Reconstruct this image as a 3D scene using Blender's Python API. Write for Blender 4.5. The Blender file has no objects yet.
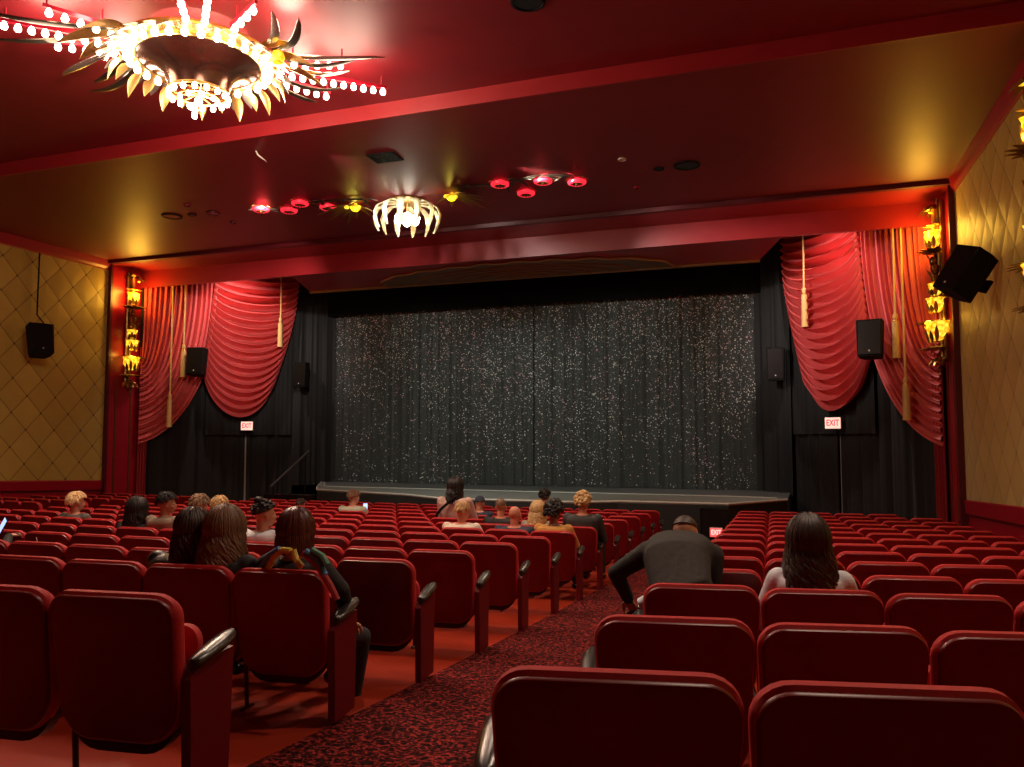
import bpy, math, random
from math import sin, cos, pi, radians, sqrt, atan2
from mathutils import Vector, Matrix, noise
random.seed(7)
S = bpy.context.scene
COL = S.collection
XC = -6.97            # centre line of the auditorium
XL, XR = -16.95, 3.0  # side walls

F_, YAW, PIT = 785., radians(19.3), radians(4.0)
CAM = Vector((0, 0, 1.4))
cf = Vector((-sin(YAW)*cos(PIT), cos(YAW)*cos(PIT), sin(PIT))); cr = Vector((cos(YAW), sin(YAW), 0)); cu_ = cr.cross(cf)
def proj(P):
    d = Vector(P)-CAM; z = d.dot(cf)
    if z < .05: return (-9999, 0, z)
    return 512+F_*d.dot(cr)/z, 383.5-F_*d.dot(cu_)/z, z
def ray(x, y): return cf+cr*((x-512)/F_)-cu_*((y-383.5)/F_)
def atY(x, y, Y): d = ray(x, y); return CAM+d*(Y/d.y)
# ------------------------------------------------------------------ materials
def new_mat(name):
    m = bpy.data.materials.new(name); m.use_nodes = True
    nt = m.node_tree
    b = nt.nodes['Principled BSDF']
    return m, nt, b

def simple(name, col, rough=.5, metal=0., spec=.5, noise_amt=0., noise_scale=8., sheen=0., bump=0., bump_scale=60., coat=0.):
    m, nt, b = new_mat(name)
    b.inputs['Base Color'].default_value = (*col, 1)
    b.inputs['Roughness'].default_value = rough
    b.inputs['Metallic'].default_value = metal
    b.inputs['Specular IOR Level'].default_value = spec
    b.inputs['Sheen Weight'].default_value = sheen
    b.inputs['Sheen Tint'].default_value = (min(1,col[0]*2+.1), min(1,col[1]*2+.1), min(1,col[2]*2+.1), 1)
    b.inputs['Coat Weight'].default_value = coat
    tc = nt.nodes.new('ShaderNodeTexCoord')
    if noise_amt > 0:
        n = nt.nodes.new('ShaderNodeTexNoise'); n.inputs['Scale'].default_value = noise_scale
        n.inputs['Detail'].default_value = 4
        nt.links.new(tc.outputs['Object'], n.inputs['Vector'])
        mx = nt.nodes.new('ShaderNodeMix'); mx.data_type = 'RGBA'
        mx.inputs[6].default_value = (*[c*(1-noise_amt) for c in col], 1)
        mx.inputs[7].default_value = (*[min(1, c*(1+noise_amt)) for c in col], 1)
        nt.links.new(n.outputs['Fac'], mx.inputs[0]); nt.links.new(mx.outputs[2], b.inputs['Base Color'])
    if bump > 0:
        n2 = nt.nodes.new('ShaderNodeTexNoise'); n2.inputs['Scale'].default_value = bump_scale
        nt.links.new(tc.outputs['Object'], n2.inputs['Vector'])
        bp = nt.nodes.new('ShaderNodeBump'); bp.inputs['Strength'].default_value = bump
        bp.inputs['Distance'].default_value = .01
        nt.links.new(n2.outputs['Fac'], bp.inputs['Height']); nt.links.new(bp.outputs['Normal'], b.inputs['Normal'])
    return m

def emis(name, col, strength, base=None, sampling='NONE'):
    m, nt, b = new_mat(name)
    b.inputs['Base Color'].default_value = (*(base or col), 1)
    b.inputs['Emission Color'].default_value = (*col, 1)
    b.inputs['Emission Strength'].default_value = strength
    b.inputs['Roughness'].default_value = .3
    try: m.cycles.emission_sampling = sampling
    except Exception: pass
    return m

M = {}
M['velvet'] = simple('red_velvet', (.47, .010, .012), .7, sheen=.3, noise_amt=.25, noise_scale=14)
M['shell'] = simple('dark_red_seat_back', (.17, .002, .004), .36, spec=.4, noise_amt=.25, noise_scale=5)
M['panel'] = simple('dark_red_metal', (.13, .003, .005), .4, spec=.5, noise_amt=.15, noise_scale=5)
M['black'] = simple('black_plastic', (.008, .008, .008), .25, spec=.5)
M['arm'] = simple('worn_black_armrest', (.022, .020, .018), .28, spec=.7)
M['blackmatte'] = simple('black_matte', (.006, .006, .006), .7, spec=.2)
M['pan'] = simple('seat_pan_black', (.006, .004, .004), .5)
M['iron'] = simple('dark_iron', (.05, .008, .008), .4, metal=.3)
M['ceil'] = simple('ceiling_red_paint', (.19, .008, .013), .48, spec=.5, noise_amt=.18, noise_scale=1.4, bump=.25, bump_scale=2.2)
M['redpaint'] = simple('red_paint', (.33, .005, .018), .35, spec=.5, noise_amt=.12, noise_scale=3)
M['header'] = simple('header_red_paint', (.29, .012, .016), .38, noise_amt=.12, noise_scale=3)
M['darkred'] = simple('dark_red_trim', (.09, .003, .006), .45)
M['orangered'] = simple('orange_trim', (.45, .09, .03), .5)
M['gold'] = simple('gold_leaf', (.75, .47, .14), .28, metal=.9, noise_amt=.2, noise_scale=20)
M['darkgold'] = simple('tarnished_gold', (.28, .15, .04), .35, metal=.85, noise_amt=.3, noise_scale=25)
M['leafgold'] = simple('aged_gold_leaf', (.42, .25, .075), .35, metal=.85, noise_amt=.3, noise_scale=20)
M['silver'] = simple('silvered_leaf', (.62, .58, .5), .25, metal=.9)
M['oldsilver'] = simple('aged_silver_leaf', (.30, .28, .24), .3, metal=.85)
M['bronze'] = simple('bronze_feather', (.10, .085, .06), .3, metal=.8)
M['mirror'] = simple('bronze_reflector', (.26, .13, .095), .18, metal=.95, noise_amt=.25, noise_scale=9)
M['cord'] = simple('gold_cord', (.70, .47, .17), .7, noise_amt=.2, noise_scale=60)
M['amber'] = emis('amber_glass', (1., .60, .015), 1.3)
M['amberhot'] = emis('amber_glass_bright', (1., .74, .02), 1.6)
for _k in ('amber', 'amberhot'):
    _nt = M[_k].node_tree; _b = _nt.nodes['Principled BSDF']; _tc = _nt.nodes.new('ShaderNodeTexCoord'); _v = _nt.nodes.new('ShaderNodeTexVoronoi'); _v.inputs['Scale'].default_value = 14
    _nt.links.new(_tc.outputs['Object'], _v.inputs['Vector']); _r = _nt.nodes.new('ShaderNodeValToRGB')
    _r.color_ramp.elements[0].color = (1., .85, .06, 1); _r.color_ramp.elements[0].position = .1
    _r.color_ramp.elements[1].color = (.55, .16, .0, 1); _r.color_ramp.elements[1].position = .75
    _nt.links.new(_v.outputs['Distance'], _r.inputs['Fac']); _nt.links.new(_r.outputs['Color'], _b.inputs['Emission Color'])
M['redlamp'] = emis('red_lamp_glass', (1., .025, .05), 1.1)
M['bulb'] = emis('warm_bulb', (1., .80, .62), 16.)
M['whitelamp'] = emis('white_lamp_glass', (1., .95, .82), 14.)
M['exitface'] = emis('exit_face', (1., .62, .50), 1.1)
M['exitred'] = emis('exit_letters', (1., .02, .04), 2.0)
M['exitredface'] = emis('exit_face_red', (1., .10, .10), 1.2)
M['exitlight'] = emis('exit_letters_pale', (1., .5, .45), 1.6)
M['phone'] = emis('phone_screen', (.35, .5, 1.), 1.6)
M['floorpaint'] = simple('red_painted_concrete', (.34, .030, .010), .35, spec=.5, noise_amt=.3, noise_scale=2.5)
M['stagefloor'] = simple('stage_grey', (.13, .14, .135), .5, noise_amt=.25, noise_scale=1.5)
M['apron'] = simple('stage_apron_grey', (.24, .26, .24), .5, noise_amt=.2, noise_scale=1.5)
M['stagefront'] = simple('stage_front_black', (.012, .013, .012), .7, noise_amt=.3)
M['line'] = simple('pale_stage_edge', (.5, .52, .46), .5)
M['blackcloth'] = simple('black_velour', (.014, .016, .016), .85, sheen=.3, noise_amt=.2, noise_scale=5)
M['valance'] = simple('matt_black_valance', (.004, .0045, .0045), .95, spec=.1)
M['railgrey'] = simple('dark_grey_rail', (.06, .06, .06), .4)
M['slit'] = simple('pale_door_edge', (.42, .42, .38), .6)
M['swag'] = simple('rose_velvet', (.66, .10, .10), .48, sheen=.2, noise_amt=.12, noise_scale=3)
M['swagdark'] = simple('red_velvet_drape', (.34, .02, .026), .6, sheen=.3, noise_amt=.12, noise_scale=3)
M['orn'] = simple('soffit_bronze', (.19, .12, .05), .45, metal=.2, noise_amt=.4, noise_scale=2.5)
M['ledge'] = simple('soffit_gold_edge', (.34, .22, .09), .4, metal=.3)
M['white'] = simple('white_plastic', (.7, .68, .62), .4)

def carpet():
    m, nt, b = new_mat('patterned_carpet')
    tc = nt.nodes.new('ShaderNodeTexCoord')
    v = nt.nodes.new('ShaderNodeTexVoronoi'); v.inputs['Scale'].default_value = 24; v.feature = 'DISTANCE_TO_EDGE'
    n = nt.nodes.new('ShaderNodeTexNoise'); n.inputs['Scale'].default_value = 13; n.inputs['Detail'].default_value = 3
    nt.links.new(tc.outputs['Object'], n.inputs['Vector'])
    mixv = nt.nodes.new('ShaderNodeMix'); mixv.data_type = 'RGBA'; mixv.inputs[0].default_value = .12
    nt.links.new(tc.outputs['Object'], mixv.inputs[6]); nt.links.new(n.outputs['Color'], mixv.inputs[7])
    nt.links.new(mixv.outputs[2], v.inputs['Vector'])
    r = nt.nodes.new('ShaderNodeValToRGB')
    r.color_ramp.elements[0].position = .03; r.color_ramp.elements[0].color = (.42, .040, .034, 1)
    r.color_ramp.elements[1].position = .12; r.color_ramp.elements[1].color = (.042, .008, .009, 1)
    nt.links.new(v.outputs['Distance'], r.inputs['Fac'])
    n2 = nt.nodes.new('ShaderNodeTexNoise'); n2.inputs['Scale'].default_value = 34; n2.inputs['Detail'].default_value = 2
    nt.links.new(tc.outputs['Object'], n2.inputs['Vector'])
    r2 = nt.nodes.new('ShaderNodeValToRGB')
    r2.color_ramp.elements[0].position = .42; r2.color_ramp.elements[0].color = (.22, .18, .18, 1)
    r2.color_ramp.elements[1].position = .62; r2.color_ramp.elements[1].color = (1, 1, 1, 1)
    nt.links.new(n2.outputs['Fac'], r2.inputs['Fac'])
    mu = nt.nodes.new('ShaderNodeMix'); mu.data_type = 'RGBA'; mu.blend_type = 'MULTIPLY'; mu.inputs[0].default_value = 1
    nt.links.new(r.outputs['Color'], mu.inputs[6]); nt.links.new(r2.outputs['Color'], mu.inputs[7])
    nt.links.new(mu.outputs[2], b.inputs['Base Color'])
    b.inputs['Roughness'].default_value = .95; b.inputs['Specular IOR Level'].default_value = .1
    return m
M['carpet'] = carpet()

def math_node(nt, op, a, b=None, c=None):
    n = nt.nodes.new('ShaderNodeMath'); n.operation = op
    for i, v in enumerate((a, b, c)):
        if v is None: continue
        if isinstance(v, (int, float)): n.inputs[i].default_value = v
        else: nt.links.new(v, n.inputs[i])
    return n.outputs[0]

def goldwall():
    m, nt, b = new_mat('quilted_gold_fabric')
    tc = nt.nodes.new('ShaderNodeTexCoord'); sp = nt.nodes.new('ShaderNodeSeparateXYZ')
    nt.links.new(tc.outputs['Object'], sp.inputs[0])
    Y, Z = sp.outputs[1], sp.outputs[2]
    a = math_node(nt, 'ADD', math_node(nt, 'DIVIDE', Y, .76), math_node(nt, 'DIVIDE', Z, .80))
    c = math_node(nt, 'SUBTRACT', math_node(nt, 'DIVIDE', Y, .76), math_node(nt, 'DIVIDE', Z, .80))
    fa = math_node(nt, 'ABSOLUTE', math_node(nt, 'SUBTRACT', math_node(nt, 'FRACT', a), .5))
    fc = math_node(nt, 'ABSOLUTE', math_node(nt, 'SUBTRACT', math_node(nt, 'FRACT', c), .5))
    mx = math_node(nt, 'MAXIMUM', fa, fc)
    mn = math_node(nt, 'MINIMUM', fa, fc)
    groove = nt.nodes.new('ShaderNodeMapRange'); groove.inputs[1].default_value = .47; groove.inputs[2].default_value = .495
    nt.links.new(mx, groove.inputs[0])
    knot = nt.nodes.new('ShaderNodeMapRange'); knot.inputs[1].default_value = .455; knot.inputs[2].default_value = .47
    nt.links.new(mn, knot.inputs[0])
    cell = nt.nodes.new('ShaderNodeCombineXYZ')
    nt.links.new(math_node(nt, 'FLOOR', a), cell.inputs[0]); nt.links.new(math_node(nt, 'FLOOR', c), cell.inputs[1])
    wn = nt.nodes.new('ShaderNodeTexWhiteNoise'); nt.links.new(cell.outputs[0], wn.inputs['Vector'])
    n = nt.nodes.new('ShaderNodeTexNoise'); n.inputs['Scale'].default_value = 3; n.inputs['Detail'].default_value = 4
    nt.links.new(tc.outputs['Object'], n.inputs['Vector'])
    f = math_node(nt, 'ADD', math_node(nt, 'MULTIPLY', wn.outputs['Value'], .5), math_node(nt, 'MULTIPLY', n.outputs['Fac'], .5))
    m1 = nt.nodes.new('ShaderNodeMix'); m1.data_type = 'RGBA'
    m1.inputs[6].default_value = (.40, .265, .045, 1); m1.inputs[7].default_value = (.58, .41, .085, 1)
    nt.links.new(f, m1.inputs[0])
    m2 = nt.nodes.new('ShaderNodeMix'); m2.data_type = 'RGBA'; m2.inputs[7].default_value = (.10, .05, .01, 1)
    nt.links.new(math_node(nt, 'MULTIPLY', groove.outputs[0], .75), m2.inputs[0]); nt.links.new(m1.outputs[2], m2.inputs[6])
    m3 = nt.nodes.new('ShaderNodeMix'); m3.data_type = 'RGBA'; m3.inputs[7].default_value = (.05, .02, .005, 1)
    nt.links.new(knot.outputs[0], m3.inputs[0]); nt.links.new(m2.outputs[2], m3.inputs[6])
    nt.links.new(m3.outputs[2], b.inputs['Base Color'])
    b.inputs['Roughness'].default_value = .5; b.inputs['Sheen Weight'].default_value = .2
    h = math_node(nt, 'SUBTRACT', .25, math_node(nt, 'MULTIPLY', mx, mx))
    bp = nt.nodes.new('ShaderNodeBump'); bp.inputs['Strength'].default_value = .25; bp.inputs['Distance'].default_value = .2
    nt.links.new(h, bp.inputs['Height']); nt.links.new(bp.outputs['Normal'], b.inputs['Normal'])
    return m
M['goldwall'] = goldwall()

def sequins():
    m, nt, b = new_mat('sequinned_grey_curtain')
    tc = nt.nodes.new('ShaderNodeTexCoord')
    sp = nt.nodes.new('ShaderNodeSeparateXYZ'); nt.links.new(tc.outputs['Object'], sp.inputs[0])
    cb = nt.nodes.new('ShaderNodeCombineXYZ'); nt.links.new(sp.outputs[0], cb.inputs[0]); nt.links.new(sp.outputs[2], cb.inputs[2])
    v = nt.nodes.new('ShaderNodeTexVoronoi'); v.inputs['Scale'].default_value = 30
    nt.links.new(cb.outputs[0], v.inputs['Vector'])
    dot = math_node(nt, 'LESS_THAN', v.outputs['Distance'], .40)
    sc = nt.nodes.new('ShaderNodeSeparateColor'); nt.links.new(v.outputs['Color'], sc.inputs[0])
    # clumps: vertical streaks plus thinning towards the hem
    mp = nt.nodes.new('ShaderNodeMapping'); mp.inputs['Scale'].default_value = (1.1, 1, .45)
    nt.links.new(tc.outputs['Object'], mp.inputs['Vector'])
    n = nt.nodes.new('ShaderNodeTexNoise'); n.inputs['Scale'].default_value = 1.3; n.inputs['Detail'].default_value = 5; n.inputs['Roughness'].default_value = .65
    nt.links.new(mp.outputs[0], n.inputs['Vector'])
    hgt = nt.nodes.new('ShaderNodeMapRange'); hgt.inputs[1].default_value = 0; hgt.inputs[2].default_value = 5.2
    hgt.inputs[3].default_value = -.40; hgt.inputs[4].default_value = .12
    nt.links.new(sp.outputs[2], hgt.inputs[0])
    dens = math_node(nt, 'ADD', math_node(nt, 'ADD', math_node(nt, 'MULTIPLY', n.outputs['Fac'], 1.8), hgt.outputs[0]), -.42)
    thr = math_node(nt, 'MULTIPLY', math_node(nt, 'MAXIMUM', dens, 0.05), .95)
    on = math_node(nt, 'MULTIPLY', dot, math_node(nt, 'LESS_THAN', sc.outputs[0], thr))
    # sequin glints painted into the colour, each of differing brightness
    br = math_node(nt, 'MULTIPLY', math_node(nt, 'POWER', sc.outputs[1], 3.0), 1.0)
    pink = nt.nodes.new('ShaderNodeMix'); pink.data_type = 'RGBA'
    pink.inputs[6].default_value = (.95, .95, .92, 1); pink.inputs[7].default_value = (1., .55, .62, 1)
    n3 = nt.nodes.new('ShaderNodeTexNoise'); n3.inputs['Scale'].default_value = .9
    nt.links.new(tc.outputs['Object'], n3.inputs['Vector'])
    nt.links.new(math_node(nt, 'MULTIPLY', math_node(nt, 'GREATER_THAN', n3.outputs['Fac'], .56), sc.outputs[2]), pink.inputs[0])
    m1 = nt.nodes.new('ShaderNodeMix'); m1.data_type = 'RGBA'
    m1.inputs[6].default_value = (.038, .046, .043, 1)
    nt.links.new(pink.outputs[2], m1.inputs[7])
    nt.links.new(math_node(nt, 'MULTIPLY', on, math_node(nt, 'ADD', br, .12)), m1.inputs[0])
    nt.links.new(m1.outputs[2], b.inputs['Base Color'])
    b.inputs['Roughness'].default_value = .6; b.inputs['Specular IOR Level'].default_value = .3
    return m
M['sequin'] = sequins()

# ------------------------------------------------------------------ mesh helpers
class MB:
    def __init__(s): s.v = []; s.f = []
    def add(s, vs, fs):
        o = len(s.v); s.v += [tuple(p) for p in vs]; s.f += [tuple(i+o for i in f) for f in fs]
    def box(s, a, b, mat=None):
        x0,y0,z0 = a; x1,y1,z1 = b
        vs = [(x0,y0,z0),(x1,y0,z0),(x1,y1,z0),(x0,y1,z0),(x0,y0,z1),(x1,y0,z1),(x1,y1,z1),(x0,y1,z1)]
        if mat: vs = [mat @ Vector(p) for p in vs]
        s.add(vs, [(0,3,2,1),(4,5,6,7),(0,1,5,4),(1,2,6,5),(2,3,7,6),(3,0,4,7)])
    def bbox(s, a, b, bev=.01, mat=None):
        # bevelled box: three crossing slabs' hull
        x0,y0,z0 = a; x1,y1,z1 = b; e = min(bev, (x1-x0)*.45, (y1-y0)*.45, (z1-z0)*.45)
        rings = []
        for z, i in ((z0, e), (z0+e, 0), (z1-e, 0), (z1, e)):
            rings.append([(x0+i+(e if k in (0,7) else 0)*0, 0, 0) for k in range(0)])
            r = [(x0+i+e,y0+i,z),(x1-i-e,y0+i,z),(x1-i,y0+i+e,z),(x1-i,y1-i-e,z),(x1-i-e,y1-i,z),(x0+i+e,y1-i,z),(x0+i,y1-i-e,z),(x0+i,y0+i+e,z)]
            rings[-1] = r
        s.loft(rings, True, True, mat)
    def loft(s, rings, cap0=True, cap1=True, mat=None, closed=True):
        n = len(rings[0]); vs = [p for r in rings for p in r]
        if mat: vs = [mat @ Vector(p) for p in vs]
        fs = []
        for i in range(len(rings)-1):
            for j in range(n if closed else n-1):
                a = i*n+j; b = i*n+(j+1) % n
                fs.append((a, b, b+n, a+n))
        if cap0: fs.append(tuple(range(n-1, -1, -1)))
        if cap1: fs.append(tuple(range((len(rings)-1)*n, len(rings)*n)))
        s.add(vs, fs)
    def tube(s, pts, rad, n=8, caps=True, flat=1.0):
        pts = [Vector(p) for p in pts]
        if not hasattr(rad, '__len__'): rad = [rad]*len(pts)
        rings = []; prev = None
        for i, p in enumerate(pts):
            t = (pts[min(i+1, len(pts)-1)]-pts[max(i-1, 0)])
            t = t.normalized() if t.length > 1e-9 else Vector((0,0,1))
            ref = prev if prev is not None else (Vector((1,0,0)) if abs(t.x) < .9 else Vector((0,1,0)))
            u = (ref - t*ref.dot(t))
            u = u.normalized() if u.length > 1e-6 else t.orthogonal().normalized()
            w = t.cross(u); prev = u
            rings.append([p + u*cos(2*pi*k/n)*rad[i] + w*sin(2*pi*k/n)*rad[i]*flat for k in range(n)])
        s.loft(rings, caps, caps)
    def ell(s, c, r, nu=12, nv=8, mat=None):
        c = Vector(c); rings = []
        for i in range(1, nv):
            a = pi*i/nv
            rings.append([c + Vector((r[0]*sin(a)*cos(2*pi*k/nu), r[1]*sin(a)*sin(2*pi*k/nu), -r[2]*cos(a))) for k in range(nu)])
        o = len(s.v); s.loft(rings, False, False, mat)
        pb = c-Vector((0,0,r[2])); pt = c+Vector((0,0,r[2]))
        if mat: pb = mat @ pb; pt = mat @ pt
        ib = len(s.v); s.v += [tuple(pb), tuple(pt)]
        for k in range(nu):
            s.f.append((ib, o+(k+1) % nu, o+k)); e = o+(nv-2)*nu
            s.f.append((ib+1, e+k, e+(k+1) % nu))
    def lathe(s, prof, n=24, mat=None, c=(0,0,0), cap0=False, cap1=False):
        s.loft([[(c[0]+r*cos(2*pi*k/n), c[1]+r*sin(2*pi*k/n), c[2]+z) for k in range(n)] for r, z in prof], cap0, cap1, mat)
    def grid(s, fn, nu, nv):
        vs = [fn(i/nu, j/nv) for j in range(nv+1) for i in range(nu+1)]
        fs = [(j*(nu+1)+i, j*(nu+1)+i+1, (j+1)*(nu+1)+i+1, (j+1)*(nu+1)+i) for j in range(nv) for i in range(nu)]
        s.add(vs, fs)
    def leaf(s, base, dr, up, length, width, droop=.3, segs=8, fold=.25, tipw=0., thick=.006, wpow=1.0):
        base = Vector(base); d = Vector(dr).normalized(); up = Vector(up).normalized()
        up = (up-d*up.dot(d)).normalized(); sd = d.cross(up)
        rings = []
        for i in range(segs+1):
            t = i/segs
            w = width*max(tipw, sin(pi*min(1, (t*.92+.08))**wpow))*.5 + .002
            p = base + d*length*t - up*droop*length*t*t
            f = fold*w
            rings.append([p+sd*w+up*f, p, p-sd*w+up*f, p-sd*w+up*(f-thick), p-up*thick, p+sd*w+up*(f-thick)])
        s.loft(rings)
    def ring_torus(s, c, R, r, n=36, m=8, mat=None):
        rings = []
        for i in range(n+1):
            a = 2*pi*i/n
            rings.append([(c[0]+(R+r*cos(2*pi*k/m))*cos(a), c[1]+(R+r*cos(2*pi*k/m))*sin(a), c[2]+r*sin(2*pi*k/m)) for k in range(m)])
        s.loft(rings, False, False, mat)
    def mesh(s, name, mat, smooth=True):
        me = bpy.data.meshes.new(name); me.from_pydata(s.v, [], s.f); me.validate(); me.update()
        if smooth:
            me.polygons.foreach_set('use_smooth', [True]*len(me.polygons))
            try: me.set_sharp_from_angle(angle=radians(42))
            except Exception: pass
        me.materials.append(mat)
        return me
    def build(s, name, mat, parent=None, loc=(0,0,0), smooth=True):
        o = bpy.data.objects.new(name, s.mesh(name, mat, smooth)); COL.objects.link(o)
        o.location = loc
        if parent: o.parent = parent
        return o

def link(name, me, parent=None, loc=(0,0,0)):
    o = bpy.data.objects.new(name, me); COL.objects.link(o); o.location = loc
    if parent: o.parent = parent
    return o
def tag(o, label, cat, group=None, kind=None):
    o['label'] = label; o['category'] = cat
    if group: o['group'] = group
    if kind: o['kind'] = kind
    return o
def empty(name, loc=(0,0,0), rz=0):
    o = bpy.data.objects.new(name, None); COL.objects.link(o); o.location = loc; o.rotation_euler = (0,0,rz)
    o.empty_display_size = .1
    return o
def struct(o):
    o['kind'] = 'structure'; return o
def copy_tree(o, parent=None):
    c = o.copy(); COL.objects.link(c); c.parent = parent
    for ch in list(o.children): copy_tree(ch, c)
    return c
def quadm(name, pts, mat, parent=None):
    b = MB(); b.add(pts, [tuple(range(len(pts)))]); return b.build(name, mat, parent, smooth=False)

# floor / seat-top height along the hall
def zt(y): return .965-.086*y+.0016*y*y        # top of the seats
def fz(y):
    y = min(y, 17.0); return zt(y)-.80
# ------------------------------------------------------------------ setting
def build_room():
    b = MB(); ys = [-4+i*.5 for i in range(43)]
    b.grid(lambda u, v: (XL-.2+u*(XR-XL+.4), -4+v*26, fz(-4+v*26)), 2, 52)
    o = b.build('floor', M['floorpaint']); struct(o)
    # carpets in both aisles and the cross strip before the stage
    def strip(xa, xb, y0=-3.9, y1=15.6):
        c = MB()
        def g(u, v):
            y = y0+v*(y1-y0); return (xa(y)*(1-u)+xb(y)*u, y, fz(y)+.012)
        c.grid(g, 2, 40); return c
    c = strip(lambda y: -2.33, lambda y: -.58-.021*y).build('aisle_carpet', M['carpet'])
    tag(c, 'dark red patterned carpet running down the right-hand aisle to the stage', 'carpet')
    c = strip(lambda y: -13.2, lambda y: -11.8).build('aisle_carpet', M['carpet'])
    tag(c, 'dark red patterned carpet along the left-hand aisle beyond the centre seats', 'carpet')
    # ceilings
    for nm, a, bb in (('ceiling', (XL-.3, -4, 6.32), (XR+.3, 10.0, 6.5)), ('ceiling', (XL-.3, 10.0, 6.1), (XR+.3, 16.95, 6.5))):
        b = MB(); b.box(a, bb); o = b.build(nm, M['ceil'], smooth=False); struct(o)
    b = MB(); b.box((XL-.02, 9.96, 6.09), (XR+.02, 10.0, 6.325)); struct(b.build('trim_1', M['header'], smooth=False))
    # molding before the proscenium and header face
    b = MB(); b.box((XL, 15.8, 6.015), (XR, 15.93, 6.10)); struct(b.build('trim_2', M['darkred'], smooth=False))
    b = MB(); b.box((XL, 15.93, 6.02), (XR, 16.9, 6.10)); struct(b.build('trim_3', M['header'], smooth=False))
    b = MB(); b.box((XL, 16.9, 5.56), (XR, 17.0, 6.10)); struct(b.build('wall_header', M['header'], smooth=False))
    # soffit above the stage: trapezoid
    z = 5.60
    pts = [(-12.0, 17.0), (.02, 17.0), (-.52, 19.15), (-12.85, 19.15)]
    b = MB(); b.loft([[(x,y,z) for x,y in pts], [(x,y,z+.1) for x,y in pts]]); struct(b.build('trim_4', M['redpaint'], smooth=False))
    b = MB(); b.box((-12.85, 19.12, z-.05), (-.52, 19.2, z+.02)); struct(b.build('trim_5', M['ledge'], smooth=False))
    # scalloped bronze ornament on soffit
    b = MB(); out = []
    n = 60
    for i in range(n+1):
        t = i/n; x = -10.3+t*7.8
        y = 19.10-1.75*max(0, sin(pi*t))**.35*(1+.045*cos(t*2*pi*9))
        out.append((x, max(17.15, y)))
    base = [(x, 19.1) for x, y in out]
    vs = []; fs = []
    for k in range(n+1):
        vs += [(out[k][0], out[k][1], z-.025), (out[k][0], 19.1, z-.025), (out[k][0], out[k][1], z), (out[k][0], 19.1, z)]
    for k in range(n):
        a = 4*k; fs += [(a, a+1, a+5, a+4), (a, a+4, a+6, a+2)]
    b.add(vs, fs)
    orn = b.build('soffit_ornament', M['orn']); tag(orn, 'dark bronze scalloped ornament on the soffit above the stage', 'ornament')
    for k in range(5):
        rb = MB(); h = .35+.28*k
        rb.tube([(-6.4+(h*2.0)*cos(a), 19.08-h*.9*sin(a)*1.0, z-.03) for a in [pi*i/24 for i in range(25)]], .022, 6)
        rb.build('ornament_rib', M['darkgold'], orn)
    sc = MB(); sc.tube([(p[0], p[1], z-.03) for p in out], .03, 6); sc.build('scalloped_edge', M['ledge'], orn)
    # side walls
    for side, X, sg in (('left', XL, 1), ('right', XR, -1)):
        b = MB(); x0, x1 = (X-.25, X) if sg > 0 else (X, X+.25)
        b.box((x0, -4, -1.4), (x1, 23, 6.6)); w = struct(b.build('wall_'+side, M['redpaint'], smooth=False))
        # gold quilted field from the sloping rail up to the ceiling
        zr = lambda y: 1.06-.047*y
        xa, xb = (X, X+.03*sg)
        b = MB(); r = []
        for y in (-3.9, 15.92):
            r.append([(xa, y, zr(y)), (xb, y, zr(y)), (xb, y, 6.0), (xa, y, 6.0)])
        b.loft(r); b.build('quilted_panel', M['goldwall'], w, smooth=False)
        # rail
        b = MB(); r = []
        for y in (-3.9, 16.0):
            zz = zr(y); r.append([(xa, y, zz-.24), (X+.05*sg, y, zz-.24), (X+.07*sg, y, zz-.02), (X+.05*sg, y, zz), (xa, y, zz)])
        b.loft(r); b.build('rail', M['redpaint'], w, smooth=False)
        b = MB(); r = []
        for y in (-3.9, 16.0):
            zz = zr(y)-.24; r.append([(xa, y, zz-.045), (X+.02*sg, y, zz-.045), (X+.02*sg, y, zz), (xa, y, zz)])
        b.loft(r); b.build('rail_dark_line', M['darkred'], w, smooth=False)  # thin dark red strip along the foot of the rail
        # crown
        b = MB(); r = []
        for y in (-3.9, 15.93):
            r.append([(xa, y, 5.88), (X+.04*sg, y, 5.88), (X+.08*sg, y, 5.94), (X+.14*sg, y, 6.1), (xa, y, 6.1)])
        b.loft(r); b.build('crown_moulding', M['redpaint'], w, smooth=False)
        b = MB(); r = []
        for y in (-3.9, 15.93):
            r.append([(xa, y, 5.845), (X+.045*sg, y, 5.845), (X+.045*sg, y, 5.88), (xa, y, 5.88)])
        b.loft(r); b.build('crown_bead', M['orangered'], w, smooth=False)
        if True:
            b = MB(); r = []
            for y in (-3.9, 9.96):
                r.append([(xa, y, 6.05), (X+.14*sg, y, 6.05), (X+.2*sg, y, 6.32), (xa, y, 6.32)])
            b.loft(r); b.build('upper_cove', M['redpaint'], w, smooth=False)
        # pilaster strip with two shallow flutes
        b = MB(); b.box((min(X, X+.10*sg), 15.93, -1.2), (max(X, X+.10*sg), 16.97, 6.05)); b.build('pilaster', M['redpaint'], w, smooth=False)
        for yy in (16.18, 16.68):
            b = MB(); b.box((min(X+.09*sg, X+.115*sg), yy, -1.1), (max(X+.09*sg, X+.115*sg), yy+.05, 3.0)); b.build('pilaster_bead', M['darkgold'], w, smooth=False)
        b = MB(); b.box((min(X, X+.13*sg), 15.9, -1.2), (max(X, X+.13*sg), 15.97, 6.05)); b.build('pilaster_edge', M['darkred'], w, smooth=False)
    b = MB(); b.box((XL-.2, -4.2, -1), (XR+.2, -4, 6.6)); struct(b.build('wall_back', M['redpaint'], smooth=False))
    b = MB(); b.box((XL-.2, 22.6, -1.3), (XR+.2, 22.8, 7.2)); struct(b.build('wall_front', M['blackmatte'], smooth=False))
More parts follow.
